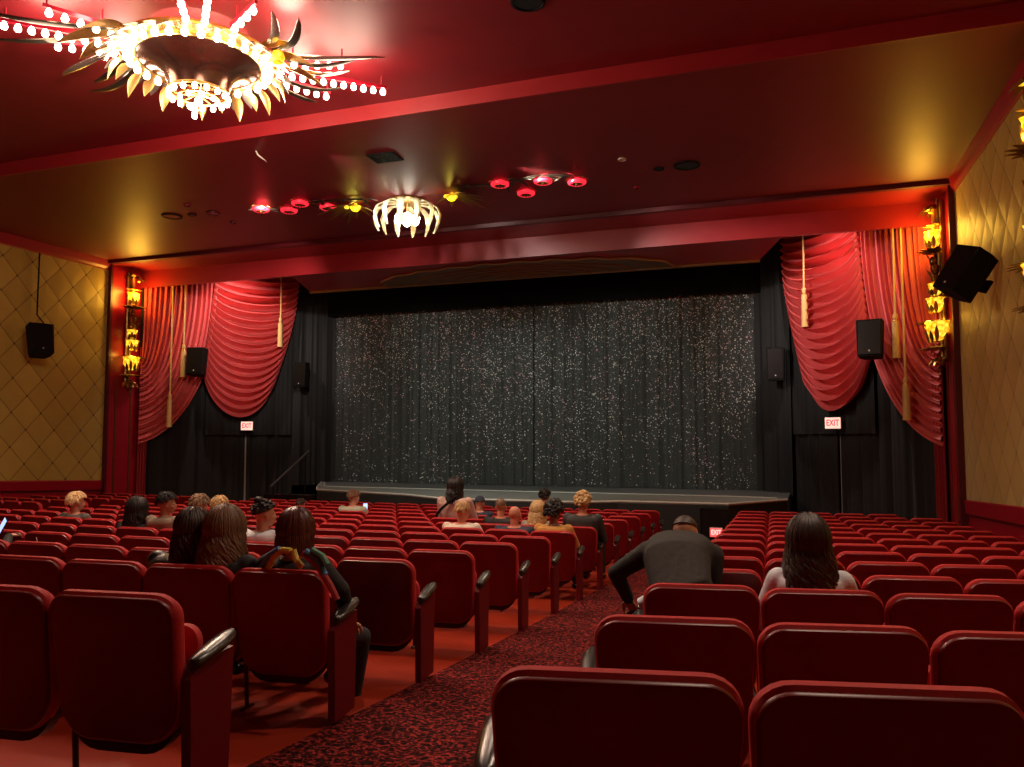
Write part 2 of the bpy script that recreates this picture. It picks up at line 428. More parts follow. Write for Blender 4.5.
    b = MB(); b.box((XL-.2, 17.0, 7.0), (XR+.2, 22.8, 7.1)); struct(b.build('wall_top_stage', M['blackmatte'], smooth=False)); 
build_room()

# ------------------------------------------------------------------ stage
def build_stage():
    zs = .08; zb = fz(17)-.15
    lip = [(-13.3, 20.6), (-12.2, 18.7), (-11.5, 17.6), (-8.5, 16.75), (-7.3, 16.0), (-6.6, 15.95), (-4.2, 15.95), (-3.4, 16.45), (-1.15, 16.5), (-.04, 18.1)]
    back = [(.1, 22.4), (-14.1, 22.4)]
    root = empty('stage', (-7, 19, zb)); tag(root, 'low dark grey stage platform with pale front edge before the curtain', 'stage')
    def loc(p): return (p[0]+7, p[1]-19, p[2]-zb)
    b = MB(); poly = lip+back
    b.loft([[loc((x,y,zb)) for x,y in poly], [loc((x,y,zs-.04)) for x,y in poly]]); b.build('platform', M['stagefront'], root, smooth=False)
    b = MB(); b.loft([[loc((x,y,zs-.04)) for x,y in poly], [loc((x,y,zs)) for x,y in poly]]); b.build('stage_floor', M['stagefloor'], root, smooth=False)
    # paler apron strip between the lip and an inner line
    inner = [(-13.2, 20.6), (-12.1, 18.9), (-11.3, 18.7), (-8.6, 18.7), (-7.4, 18.65), (-6.6, 18.6), (-4.2, 18.6), (-3.4, 18.6), (-1.4, 18.6), (-.25, 18.4)]
    b = MB(); n = len(lip)
    vs = [loc((x,y,zs+.006)) for x,y in lip]+[loc((x,y,zs+.006)) for x,y in inner]
    b.add(vs, [(i, i+1, n+i+1, n+i) for i in range(n-1)]); b.build('apron', M['apron'], root, smooth=False)
    b = MB(); b.tube([loc((x,y,zs+.0)) for x,y in lip], .028, 6); b.build('edge_nosing', M['line'], root)
    b = MB(); b.tube([loc((x,y,zs+.004)) for x,y in inner], .018, 6); b.build('floor_line', M['line'], root)
    # steps at the left of the stage
    st = empty('stage_steps', (-12.25, 17.0, zb)); tag(st, 'black stage steps at the left end of the stage', 'steps')
    for k in range(4):
        b = MB(); b.bbox((-.75, -.4+k*.27, 0), (.75, -.4+(k+1)*.27+.02, .22+k*.24), .01); b.build('step', M['black'], st)
    hr = empty('handrail', (-12.45, 17.3, zb+.1)); tag(hr, 'thin black handrail sloping up beside the stage steps', 'handrail')
    b = MB(); b.tube([(0, -.35, 1.05), (.02, 0, 1.25), (.1, 1.2, 1.95)], .028, 8); b.build('rail', M['railgrey'], hr)
    for a, h in ((-.3, 1.05), (1.1, 1.9)):
        b = MB(); b.tube([(.05, a, -.1), (.05, a, h)], .022, 8); b.build('post', M['blackmatte'], hr)
    # black box door with red sign in the stage front
    dx, dy = -1.45, 16.42
    d = empty('stage_hatch', (dx, dy, fz(16.4)+.02)); tag(d, 'black hatch in the stage front beneath the right end', 'hatch')
    b = MB(); b.bbox((-.26, -.05, .02), (.30, .0, .78), .01); b.build('hatch_door', M['black'], d)
    b = MB(); b.tube([(-.24, -.07, .02), (-.24, -.07, .79), (.30, -.07, .79), (.30, -.07, .02)], .012, 6); b.build('hatch_frame', M['blackmatte'], d)
    exit_sign((dx+.06, dy-.10, fz(16.4)+.34), 0, .23, .17, True, 'small glowing red exit sign low on the stage front')

def text_mesh(txt, size):
    cu = bpy.data.curves.new('t', 'FONT'); cu.body = txt; cu.size = size; cu.align_x = 'CENTER'; cu.align_y = 'CENTER'; cu.extrude = .003; cu.offset = size*.02
    o = bpy.data.objects.new('t', cu); COL.objects.link(o)
    dg = bpy.context.evaluated_depsgraph_get(); me = bpy.data.meshes.new_from_object(o.evaluated_get(dg))
    bpy.data.objects.remove(o); return me
def exit_sign(loc, rz, w, h, inv, label):
    e = empty('exit_sign', loc, rz); tag(e, label, 'sign')
    b = MB(); b.bbox((-w/2-.01, -.02, -h/2-.01), (w/2+.01, .03, h/2+.01), .008); b.build('housing', M['white'], e)
    b = MB(); b.box((-w/2, -.028, -h/2), (w/2, -.0205, h/2)); b.build('face', M['exitredface' if inv else 'exitface'], e, smooth=False)
    me = text_mesh('EXIT', h*.80); me.materials.clear(); me.materials.append(M['exitlight' if inv else 'exitred'])
    t = link('lettering', me, e, (0, -.032, 0)); t.rotation_euler = (pi/2, 0, 0); t.scale = (w/(h*1.95), 1, 1)
    return e
build_stage()

# ------------------------------------------------------------------ curtains
def pleats(x, k=0):
    return (sin(x*19.3+k)+.6*sin(x*31.7+1.3+k*2)+.35*sin(x*53.1+k))*.5
def build_curtains():
    # sequinned house curtain, two halves meeting at the middle
    for nm, xa, xb, lab in (('house_curtain', -13.3, -6.72, 'left half of the sparkling dark grey sequinned curtain across the stage'),
                            ('house_curtain', -6.68, -.55, 'right half of the sparkling dark grey sequinned curtain across the stage')):
        b = MB(); w = xb-xa
        def g(u, v):
            x = xa+u*w; z = .09+v*5.9
            return (x, 21.0+.045*pleats(x, 0)*(1-.35*v)+.05*(1-v)*sin(x*3.1), z)
        b.grid(g, int(w*42), 10); o = b.build(nm, M['sequin']); tag(o, lab, 'curtain')
    # black valance
    b = MB()
    b.grid(lambda u, v: (-13.45+u*12.95, 20.74+.03*pleats((-13.45+u*12.95)*.8, 1), 5.14+v*1.5), 420, 3)
    tag(b.build('stage_valance', M['valance']), 'black gathered valance hanging above the sequinned curtain', 'curtain')
    # black leg curtains either side of the stage
    for side, pa, pb, lab in (('l', (-14.1, 20.2), (-13.1, 20.95), 'black pleated leg curtain at the left edge of the stage'),
                              ('r', (.12, 20.2), (-.72, 20.95), 'black pleated leg curtain at the right edge of the stage')):
        b = MB(); dx, dy = pb[0]-pa[0], pb[1]-pa[1]; L = sqrt(dx*dx+dy*dy); nx, ny = -dy/L, dx/L
        def g(u, v):
            s = u*L; p = .09*pleats(s*.8, 2)
            return (pa[0]+dx*u+nx*p, pa[1]+dy*u+ny*p, .0+v*6.6)
        b.grid(g, 90, 6); tag(b.build('leg_curtain', M['blackcloth']), lab, 'curtain')
# splay walls: s measured from the side wall (0) to the stage (1)
def splay(side, s, off=0., z=0.):
    # off: distance towards the audience, along the splay's normal
    x = -16.85+s*2.75; y = 17.05+s*3.25
    L = sqrt(2.75**2+3.25**2); nx, ny = 3.25/L, -2.75/L
    x += nx*off; y += ny*off
    if side == 'right': x = 2*XC-x
    return (x, y, z)
SL = sqrt(2.75**2+3.25**2)
def s_at(side, px, z, off):
    lo, hi = -.2, 1.4
    f = lambda s: proj(splay(side, s, off, z))[0]
    inc = f(hi) > f(lo)
    for _ in range(50):
        m = (lo+hi)/2
        if (f(m) < px) == inc: lo = m
        else: hi = m
    return m
def build_splay(side):
    nm = side
    # backing wall
    b = MB(); b.loft([[splay(side, -.05, -.25, -1.3), splay(side, 1.0, -.25, -1.3), splay(side, 1.0, -.33, -1.3), splay(side, -.05, -.33, -1.3)],
                      [splay(side, -.05, -.25, 6.9), splay(side, 1.0, -.25, 6.9), splay(side, 1.0, -.33, 6.9), splay(side, -.05, -.33, 6.9)]])
    o = b.build('wall_splay_'+side, M['blackmatte'], smooth=False); struct(o)
    # lower black curtains: outer, left and right of the door slit
    s_slit = .672
    spans = [(-.01, .40, 6.3, 'wide black curtain below the outer red drape'), (.40, s_slit-.006, 1.62, 'black door curtain outside the pale slit'),
             (s_slit+.006, .99, 1.62, 'black door curtain on the stage side of the slit')]
    for a, e, top, lab in spans:
        b = MB()
        def g(u, v):
            s = a+(e-a)*u; return splay(side, s, -.06+.085*pleats(s*SL*.75, 3), -.95+v*(top+.95))
        b.grid(g, int((e-a)*SL*30), 5)
        tag(b.build('side_curtain', M['blackcloth']), lab+', '+side+' of the stage', 'curtain')
    b = MB()
    b.grid(lambda u, v: splay(side, .40+.6*u, .08+.08*pleats((.4+.6*u)*SL*.7, 5), 1.50+v*4.8), 90, 5)
    tag(b.build('door_valance', M['blackcloth']), 'black valance over the exit doorway at the %s side of the stage' % side, 'curtain')
    b = MB(); b.loft([[splay(side, s_slit-.009, -.1, -.9), splay(side, s_slit+.009, -.1, -.9), splay(side, s_slit+.009, -.13, -.9), splay(side, s_slit-.009, -.13, -.9)],
                      [splay(side, s_slit-.005, -.1, 1.6), splay(side, s_slit+.005, -.1, 1.6), splay(side, s_slit+.005, -.13, 1.6), splay(side, s_slit-.005, -.13, 1.6)]])
    tag(b.build('door_edge', M['slit'], smooth=False), 'thin pale door edge showing between black curtains on the '+side, 'door edge')
    # outer drape: pleats hanging from the header and gathered to the wall
    b = MB(); NP = 15
    def gout(u, v):
        # u pleat position, v along the fall
        s1 = .465*u; ze = 3.6-2.35*u**1.15
        P0 = (s1, 6.35); P1 = (s1*1.03, ze+1.25*u+.2); P2 = (s1*.42-.0, ze+.22*u); P3 = (-.01, ze)
        t = v; a = (1-t)**3; bb = 3*(1-t)**2*t; c = 3*(1-t)*t*t; d = t**3
        s = a*P0[0]+bb*P1[0]+c*P2[0]+d*P3[0]; z = a*P0[1]+bb*P1[1]+c*P2[1]+d*P3[1]
        f = .08*sin(2*pi*NP*u)*(1-.45*v)+.02*sin(2*pi*NP*2.3*u+1)
        return splay(side, s, .16+f+.05*u, z)
    b.grid(gout, 300, 30)
    root = empty('outer_drape', splay(side, 0, .1, 1.0)); tag(root, 'rose red drape gathered against the %s pilaster with long pleats' % side, 'curtain')
    o = b.build('drape', M['swag'], root); inv_parent(o, root)
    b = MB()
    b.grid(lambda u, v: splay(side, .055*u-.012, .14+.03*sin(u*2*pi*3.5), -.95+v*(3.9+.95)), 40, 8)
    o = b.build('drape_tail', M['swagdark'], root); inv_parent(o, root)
    # inner swag with catenary folds
    b = MB(); NF = 18
    def gin(u, v):
        # v 0 top .. 1 bottom ; left (outer) and right (inner) edges
        sl = .455-.085*v**.7; sr = 1.0-.15*v**2
        zl = 6.40-3.15*v; zr_ = 6.40-3.10*v
        sag = .12+1.10*v
        prof = (max(0, 4*u*(1-u)))**.66
        s = sl*(1-u)+sr*u
        z = zl*(1-u)+zr_*u-sag*prof
        ph = 2*pi*NF*v
        f = (.13*sin(ph)+.045*sin(2*ph+.8+3*u))*(.40+.60*prof)
        vert = .025*sin(2*pi*5*u*(1 if u > .5 else 1))*(1-prof)
        return splay(side, s, .26+f+vert+.12*prof*(.4+.6*v), z-.05*cos(ph)*prof)
    b.grid(gin, 44, 300)
    root2 = empty('swag_drape', splay(side, .7, .2, 2.1)); tag(root2, 'deep rose red swag curtain with catenary folds at the %s side of the stage' % side, 'curtain')
    o = b.build('swag', M['swag'], root2); inv_parent(o, root2)
    # cords and tassels
    cords = ((169, 2.38, 1.78), (182.5, 3.42, 2.80), (279.5, 4.05, 3.50))
    if side == 'right': cords = ((907, 2.42, 1.80), (897, 3.50, 2.80), (805.5, 4.05, 3.45))
    for k, (px, z1, z0) in enumerate(cords):
        off = .45; s = s_at(side, px, z0, off)
        def zz(py, s=s):     # height on the splay for a picture row
            lo, hi = 0., 7.
            for _ in range(40):
                m = (lo+hi)/2
                if proj(splay(side, s, off, m))[1] > py: lo = m
                else: hi = m
            return m
        py1, py0 = {'left': ((394, 427), (345, 377), (318, 347)), 'right': ((378, 420), (314, 358), (288, 327))}[side][k]
        z1, z0 = zz(py1), zz(py0)
        wh = ['outermost, hanging lowest', 'middle one of three', 'nearest the stage, before the swag'][k]
        r = empty('tassel', splay(side, s, off, z0)); tag(r, 'gold tassel on a long cord by the %s drapes, %s' % (side, wh), 'tassel', 'gold curtain tassels')
        b = MB(); H = 6.3-z1
        b.tube([(0, 0, z1-z0), (.01*sin(k), 0, z1-z0+H*.5), (0, 0, z1-z0+H)], .022, 6); b.build('cord', M['cord'], r)
        b = MB(); h = z1-z0
        b.lathe([(.001, h+.02), (.04, h), (.055, h*.93), (.035, h*.86), (.06, h*.84), (.065, h*.80), (.075, .05), (.085, .0), (.06, -.0), (.001, .01)], 14)
        b.build('tassel_skirt', M['cord'], r)
        b = MB(); b.ring_torus((0, 0, h*.84), .055, .013, 14, 6); b.build('tassel_band', M['gold'], r)
def inv_parent(o, root):
    o.location = (-root.location[0], -root.location[1], -root.location[2])
build_curtains(); build_splay('left'); build_splay('right')
for side in ('left', 'right'):
    p = splay(side, s_at(side, 247 if side == 'left' else 833, 1.75, .34), .34, 1.76 if side == 'left' else 1.74)
    rz = .0+(0.35 if side == 'left' else -.35)
    exit_sign(p, rz, .33, .24, False, 'glowing red and white exit sign over the %s-hand stage doorway' % side)

# ------------------------------------------------------------------ speakers
def speaker(loc, rot, sz, label, tilt=0, bracket=None, small=False):
    e = empty('loudspeaker', loc); e.rotation_euler = rot; tag(e, label, 'loudspeaker')
    w, d, h = sz
    b = MB(); r = []
    for z, k in ((-h/2, .88), (-h/2+.02, .9), (h/2-.02, 1.0), (h/2, .98)):
        r.append([(-w/2*k, -d/2, z), (w/2*k, -d/2, z), (w/2*k, d*.1, z), (w/2*k*.68, d/2, z), (-w/2*k*.68, d/2, z), (-w/2*k, d*.1, z)])
    b.loft(r); b.build('cabinet', M['blackmatte'], e, smooth=False)
    b = MB(); b.bbox((-w/2*.86, -d/2-.012, -h/2*.92), (w/2*.86, -d/2+.004, h/2*.94), .008); b.build('grille', M['black'], e)
    b = MB(); b.ell((0, -d/2-.014, -h*.36), (.018, .006, .018), 10, 6); b.build('badge', M['white'], e)
    if bracket:
        b = MB(); b.tube([(0, d*.4, 0), Vector(bracket)], .025, 8); b.bbox((bracket[0]-.07, bracket[1]-.02, bracket[2]-.1), (bracket[0]+.07, bracket[1]+.02, bracket[2]+.1), .005)
        b.build('bracket', M['blackmatte'], e)
    return e
def face(px, py):  # rotation making local -Y look towards given direction
    return atan2(px, -py)
sp = speaker((-16.35, 13.47, 3.66), (radians(-16), 0, radians(68)), (.52, .42, .72), 'black loudspeaker hanging on the left gold wall')
b = MB(); b.tube([(-16.5, 13.8, 4.0), (-16.72, 13.82, 4.2), (-16.88, 13.82, 4.35), (-16.88, 13.82, 5.85)], .018, 6); b.build('speaker_cable', M['blackmatte']); tag(bpy.data.objects['speaker_cable'], 'thin black cable dropping from the ceiling to the left wall loudspeaker', 'cable')
speaker((2.52, 12.9, 3.80), (radians(-26), radians(18), radians(-62)), (.48, .44, .70), 'large black loudspeaker tilted down from the right gold wall', bracket=(0, .40, .0))
speaker(splay('left', s_at('left', 198, 3.52, .65), .65, 3.52), (radians(-6), 0, radians(15)), (.50, .42, .76), 'black loudspeaker in front of the left rose drapes', bracket=(0, .6, 0))
speaker(splay('right', s_at('right', 871, 3.42, .65), .65, 3.42), (radians(-6), 0, radians(-15)), (.50, .42, .76), 'black loudspeaker in front of the right rose drapes', bracket=(0, .6, 0))
speaker((-13.72, 20.1, 3.30), (0, 0, radians(5)), (.42, .38, .74), 'black loudspeaker at the left edge of the sequinned curtain')
speaker((-.22, 20.1, 3.20), (0, 0, radians(-5)), (.42, .38, .80), 'black loudspeaker at the right edge of the sequinned curtain')

# ------------------------------------------------------------------ seats
def rrect(w, h, rt, rb, z0, n=5, taper=.0):
    """outline (x,z) counter-clockwise, width w, height h from z0; taper narrows the foot"""
    pts = []
    for cx, cz, r, a0 in ((w/2-rt, h-rt, rt, 0), (-w/2+rt, h-rt, rt, pi/2), (-w/2+rb, rb, rb, pi), (w/2-rb, rb, rb, 3*pi/2)):
        for i in range(n+1):
            a = a0+pi/2*i/n
            pts.append((cx+r*cos(a), cz+r*sin(a)))
    out = []
    for x, z in pts:
        k = 1-taper*(1-z/h)
        out.append((x*k, z+z0))
    return out
WS = .538; ZB, ZTOP = .235, .795
def bend(x, y, z, k=.35):
    lean = -.16*(z-.30)      # top leans back towards the viewer
    return (x, y + lean - k*(.07-x*x), z) if False else (x, y+lean+k*x*x, z)
def slab(b, w, h, rt, rb, z0, prof, taper=.09):
    """loft through (inset, y)"""
    rings = []
    for d, y in prof:
        o = rrect(w-2*d, h-2*d, max(.012, rt-d), max(.012, rb-d), z0+d, 6, taper)
        rings.append([bend(x, y, z) for x, z in o])
    b.loft(rings)
def seat_proto():
    root = empty('theatre_seat')
    H = ZTOP-ZB
    b = MB(); slab(b, WS+.002, H-.004, .082, .14, ZB, [(.014, -.026), (.004, -.024), (0, -.018), (0, .0)]); b.build('back_shell', M['shell'], root)
    b = MB(); slab(b, WS+.004, H, .085, .14, ZB, [(.03, -.002), (.004, -.010), (-.008, .0), (-.010, .026), (.006, .055), (.05, .072), (.12, .078)]); b.build('back_pad', M['velvet'], root)
    b = MB()
    rings = []
    for d, y in ((.03, .10), (0, .115), (0, .15), (.03, .185), (.10, .20)):
        rings.append([(x, y+(z-.25)*.10, z) for x, z in rrect(.47-2*d, .40-2*d, .07, .07, .24+d, 5)])
    b.loft(rings); b.build('seat_cushion', M['velvet'], root)
    b = MB()
    rings = []
    for d, y in ((.04, .02), (.0, .03), (0, .09), (.02, .10)):
        rings.append([(x, y+(z-.25)*.06, z) for x, z in rrect(.46-2*d, .34-2*d, .06, .13, .185+d, 5)])
    b.loft(rings); b.build('seat_pan', M['pan'], root)
    for sx in (-.272,):
        b = MB()
        b.tube([(sx, .12, .0), (sx, .10, .25), (sx, .14, .50)], .012, 8)
        b.bbox((sx-.014, .06, 0), (sx+.014, .18, .012), .004)
        b.build('leg', M['iron'], root)
    b = MB(); armrest(b, -.272, .03); b.build('armrest', M['black'], root)
    return root
def armrest(b, sx, w):
    rings = []
    for y, z, k in ((.02, .47, .5), (.04, .485, .9), (.12, .505, 1), (.24, .525, 1.1), (.31, .53, 1.0), (.345, .522, .5)):
        rings.append([(sx+w/2*k*cos(a), y, z+.022*sin(a)) for a in [2*pi*i/10 for i in range(10)]])
    b.loft(rings)
proto = seat_proto()
# end panels for aisle seats
def end_panel_meshes():
    b = MB(); out = []
    prof = [(.0, .0), (.25, .0), (.26, .25), (.27, .535), (.02, .52), (-.02, .48), (-.005, .2)]
    b.loft([[(-.02, y, z) for y, z in prof], [(.02, y, z) for y, z in prof]]); pm = b.mesh('end_panel', M['panel'], False)
    b = MB(); rings = []
    for y, z, k in ((.00, .530, .35), (.015, .535, .8), (.07, .548, 1.0), (.16, .568, 1.1), (.225, .580, 1.05), (.265, .584, .6)):
        rings.append([(.038*k*cos(a), y, z+(.022 if sin(a) > 0 else .03)*sin(a)) for a in [2*pi*i/12 for i in range(12)]])
    b.loft(rings); am = b.mesh('armrest', M['arm'])
    return pm, am
PANEL, ARM = end_panel_meshes()
ORD = ['first', 'second', 'third', 'fourth', 'fifth', 'sixth', 'seventh', 'eighth', 'ninth', 'tenth', 'eleventh', 'twelfth', 'thirteenth', 'fourteenth', 'fifteenth', 'sixteenth', 'seventeenth', 'eighteenth']
# rows: y at the right end of the centre block
YL = [1.44, 2.55, 3.70, 4.74]+[5.78+1.04*i for i in range(10)]
def rowR(i): return 33+i*2.4
def row_y(i, X): return YL[i]+((X-XC)**2-(-2.35-XC)**2)/(2*rowR(i))
seats = {}
first = [True]
NR = len(YL)
def put_seat(i, X, block, lab, end=0, dz=0., dy=0.):
    y = row_y(i, X)+dy; ang = atan2(2*(X-XC)/(2*rowR(i)), 1)
    # visibility: the top corners must fall inside the frame
    vis = False
    for dx in (-.3, 0, .35):
        for zz in (zt(y), fz(y)+.3):
            p = proj((X+dx, y, zz))
            if -20 < p[0] < 1044 and p[1] < 790 and p[2] > .3: vis = True
    if not vis: return None
    if first[0]: o = proto; first[0] = False
    else: o = copy_tree(proto)
    o.location = (X, y, fz(y)+dz); o.rotation_euler = (0, 0, ang)
    tag(o, lab, 'seat', 'red theatre seats')
    if end: ENDS.append((o, end))
    seats[(block, i, round(X, 2))] = o
    return o
def add_ends():
    for o, end in ENDS:
        sx = .285*end
        p = link('end_panel', PANEL, o, (sx, .02, 0)); a = link('aisle_armrest', ARM, o, (sx+.012*end, .02, 0))
        if end < 0:
            for ch in list(o.children):
                if ch.name.startswith('leg') or ch.name.startswith('armrest'):
                    bpy.data.objects.remove(ch)
ENDS = []
def rowname(i):
    k = NR-1-i
    return 'frontmost row' if k == 0 else ('rearmost visible row' if i == 0 else ORD[k]+' row from the front')
PITCH = .55
for i in range(NR):
    # centre block
    for k in range(17):
        X = -2.60-k*PITCH + (.17 if i == 1 and k < 3 else 0)
        if i == 0: continue
        put_seat(i, X, 'c', 'red seat, centre block, %s, %s from the right aisle' % (rowname(i), ORD[k]), end=1 if k == 0 else 0, dz=(0, .05, .025, .01)[i] if i < 4 else 0, dy=-.14 if i == 1 and k < 3 else 0)
    # right block
    for k in range(7):
        X = -.350-.019*YL[i]+k*PITCH
        if X > 2.68: continue
        if i == NR-1 and k > 4: continue
        put_seat(i, X, 'r', 'red seat, right block, %s, %s from the aisle' % (rowname(i), ORD[k]), end=-1 if k == 0 else 0, dz=(.075, .045, .045)[i] if i < 3 else .035)
    # left block
    for k in range(6):
        X = -13.55-k*PITCH
        put_seat(i, X, 'l', 'red seat, far left block, %s, %s from the left aisle' % (rowname(i), ORD[k]), end=0)
add_ends()

#PART2
# ------------------------------------------------------------------ people
def skinmat(n, c): return simple('skin_'+n, c, .5, noise_amt=.06, noise_scale=12)
SK = {'light': skinmat('light', (.60, .30, .20)), 'tan': skinmat('tan', (.46, .21, .12)), 'brown': skinmat('brown', (.22, .09, .05)), 'rosy': skinmat('rosy', (.58, .22, .13))}
def hairmat(n, c, rough=.5): return simple('hair_'+n, c, rough, noise_amt=.35, noise_scale=30, spec=.4)
HR = {'black': hairmat('black', (.012, .010, .009)), 'darkbrown': hairmat('dark_brown', (.035, .017, .010)), 'brown': hairmat('brown', (.15, .075, .038)), 'auburn': hairmat('auburn', (.075, .016, .012), .35),
      'blond': hairmat('blond', (.55, .35, .15)), 'paleblond': hairmat('pale_blond', (.75, .52, .26)), 'lightbrown': hairmat('light_brown', (.26, .16, .085)), 'ginger': hairmat('ginger_brown', (.13, .035, .012))}
def cloth(n, c, **k):
    k.setdefault('rough', .8); return simple('cloth_'+n, c, noise_amt=.2, noise_scale=14, bump=.4, bump_scale=22, **k)
CL = {'black': cloth('black', (.014, .013, .013)), 'leather': cloth('black_leather', (.018, .022, .018), rough=.35), 'charcoal': cloth('charcoal', (.045, .045, .043)), 'navy': cloth('navy', (.022, .028, .055)),
      'cream': cloth('cream', (.74, .66, .54)), 'white': cloth('white', (.74, .78, .84)), 'pink': cloth('pale_pink', (.60, .40, .34)), 'mustard': cloth('mustard', (.55, .27, .06)), 'grey': cloth('grey_pattern', (.10, .095, .08)),
      'denim': cloth('dark_trousers', (.02, .022, .03)), 'khaki': cloth('pale_green', (.42, .45, .33)), 'print': cloth('patterned_cream', (.30, .24, .17)), 'rust': cloth('rust', (.30, .09, .03)), 'darkjacket': cloth('dark_brown_jacket', (.024, .021, .018)),
      'yellow': cloth('yellow_yarn', (.65, .48, .08)), 'blue': cloth('blue_yarn', (.10, .28, .50)), 'redyarn': cloth('red_yarn', (.38, .03, .03)), 'green': cloth('green_yarn', (.10, .28, .18))}

def remesh(o, vox, it=3):
    m = o.modifiers.new('remesh', 'REMESH'); m.mode = 'VOXEL'; m.voxel_size = vox; m.use_smooth_shade = True
    s = o.modifiers.new('smooth', 'SMOOTH'); s.factor = .5; s.iterations = it
    return o
def limb(b, pts, rads, n=12): 
    # smooth, tapering limb through the joints
    P = [Vector(p) for p in pts]; out = []; rr = []
    for i in range(len(P)-1):
        for k in range(5):
            t = k/5; out.append(P[i].lerp(P[i+1], t)); rr.append(rads[i]*(1-t)+rads[i+1]*t)
    out.append(P[-1]); rr.append(rads[-1]); b.tube(out, rr, n)
    for p, r in zip(P, rads): b.ell(p, (r, r, r), 12, 8)
def spine_loft(b, pts, secs, lat):
    """pts: spine control points; secs: (t, halfwidth, halfdepth)"""
    P = [Vector(p) for p in pts]
    def ev(t):
        n = len(P)-1; i = min(int(t*n), n-1); f = t*n-i
        p0 = P[max(i-1, 0)]; p1 = P[i]; p2 = P[i+1]; p3 = P[min(i+2, n)]
        return .5*((2*p1)+(p2-p0)*f+(2*p0-5*p1+4*p2-p3)*f*f+(3*p1-p0-3*p2+p3)*f**3)
    lat = Vector(lat).normalized(); rings = []
    for t, w, d in secs:
        c = ev(t); tg = (ev(min(1, t+.02))-ev(max(0, t-.02))).normalized(); l = (lat-tg*lat.dot(tg)).normalized(); dp = tg.cross(l)
        r = []
        for k in range(20):
            a = 2*pi*k/20; cc = abs(cos(a))**.8*(1 if cos(a) > 0 else -1); ss = abs(sin(a))**.9*(1 if sin(a) > 0 else -1)
            r.append(c+l*w*cc+dp*d*ss)
        rings.append(r)
    b.loft(rings)
def hand(b, w, dr, palm_n, side, curl=.5, s=1.):
    """w wrist point, dr finger direction, palm_n direction the palm faces, side +1/-1 where the thumb lies"""
    w = Vector(w); d = Vector(dr).normalized(); n = Vector(palm_n); n = (n-d*n.dot(d)).normalized(); l = d.cross(n)*side
    rings = []
    for t, hw, hd in ((0, .024, .020), (.03, .032, .018), (.07, .040, .015), (.09, .038, .012)):
        c = w+d*t*s; rings.append([c+l*hw*s*cos(a)+n*hd*s*sin(a) for a in [2*pi*k/12 for k in range(12)]])
    b.loft(rings)
    for k, (off, L) in enumerate(((.030, .072), (.010, .080), (-.011, .074), (-.031, .058))):
        p = w+d*.085*s+l*off*s; pts = [p-d*.02*s]; a = 0
        for j, f in enumerate((.42, .32, .26)):
            pts.append(p.copy()); a += curl*(.6+.25*j); p = p+(d*cos(a)+n*sin(a))*L*f*s
        pts.append(p); b.tube(pts, [.0095*s, .0092*s, .0088*s, .0078*s, .006*s][:len(pts)], 8)
        b.ell(p, (.006*s,)*3, 8, 6)
    p = w+d*.03*s+l*.028*s
    pts = [p, p+(l*.8+d*.6)*.032*s+n*.006*s, p+(l*.9+d*1.7)*.034*s+n*.018*s, p+(l*.8+d*2.6)*.034*s+n*.03*s]
    b.tube(pts, [.013*s, .0115*s, .0105*s, .007*s], 8)
def head_geo(b, c, R, s):
    """R: rotation matrix of the head"""
    def T(p): return Vector(c)+R @ (Vector(p)*s)
    mt = Matrix.Translation(Vector(c)) @ R.to_4x4() @ Matrix.Scale(s, 4)
    b.ell((0, -.008, .022), (.074, .092, .088), 18, 14, mt)      # cranium
    b.ell((0, .022, -.035), (.058, .066, .075), 16, 12, mt)      # face and jaw
    b.ell((0, .055, -.085), (.030, .026, .022), 12, 8, mt)       # chin
    b.ell((0, .092, -.018), (.012, .018, .026), 10, 8, mt)       # nose
    b.ell((0, .102, -.030), (.014, .013, .011), 10, 8, mt)
    for sx in (-1, 1):
        b.ell((sx*.076, -.002, -.010), (.010, .020, .032), 10, 8, mt)   # ears
        b.ell((sx*.028, .080, .018), (.020, .012, .008), 10, 6, mt)     # brow
        b.ell((sx*.038, .065, -.025), (.022, .02, .02), 10, 8, mt)      # cheek
    b.ell((0, .088, -.055), (.022, .009, .006), 10, 6, mt); b.ell((0, .086, -.064), (.019, .009, .007), 10, 6, mt)
    return mt
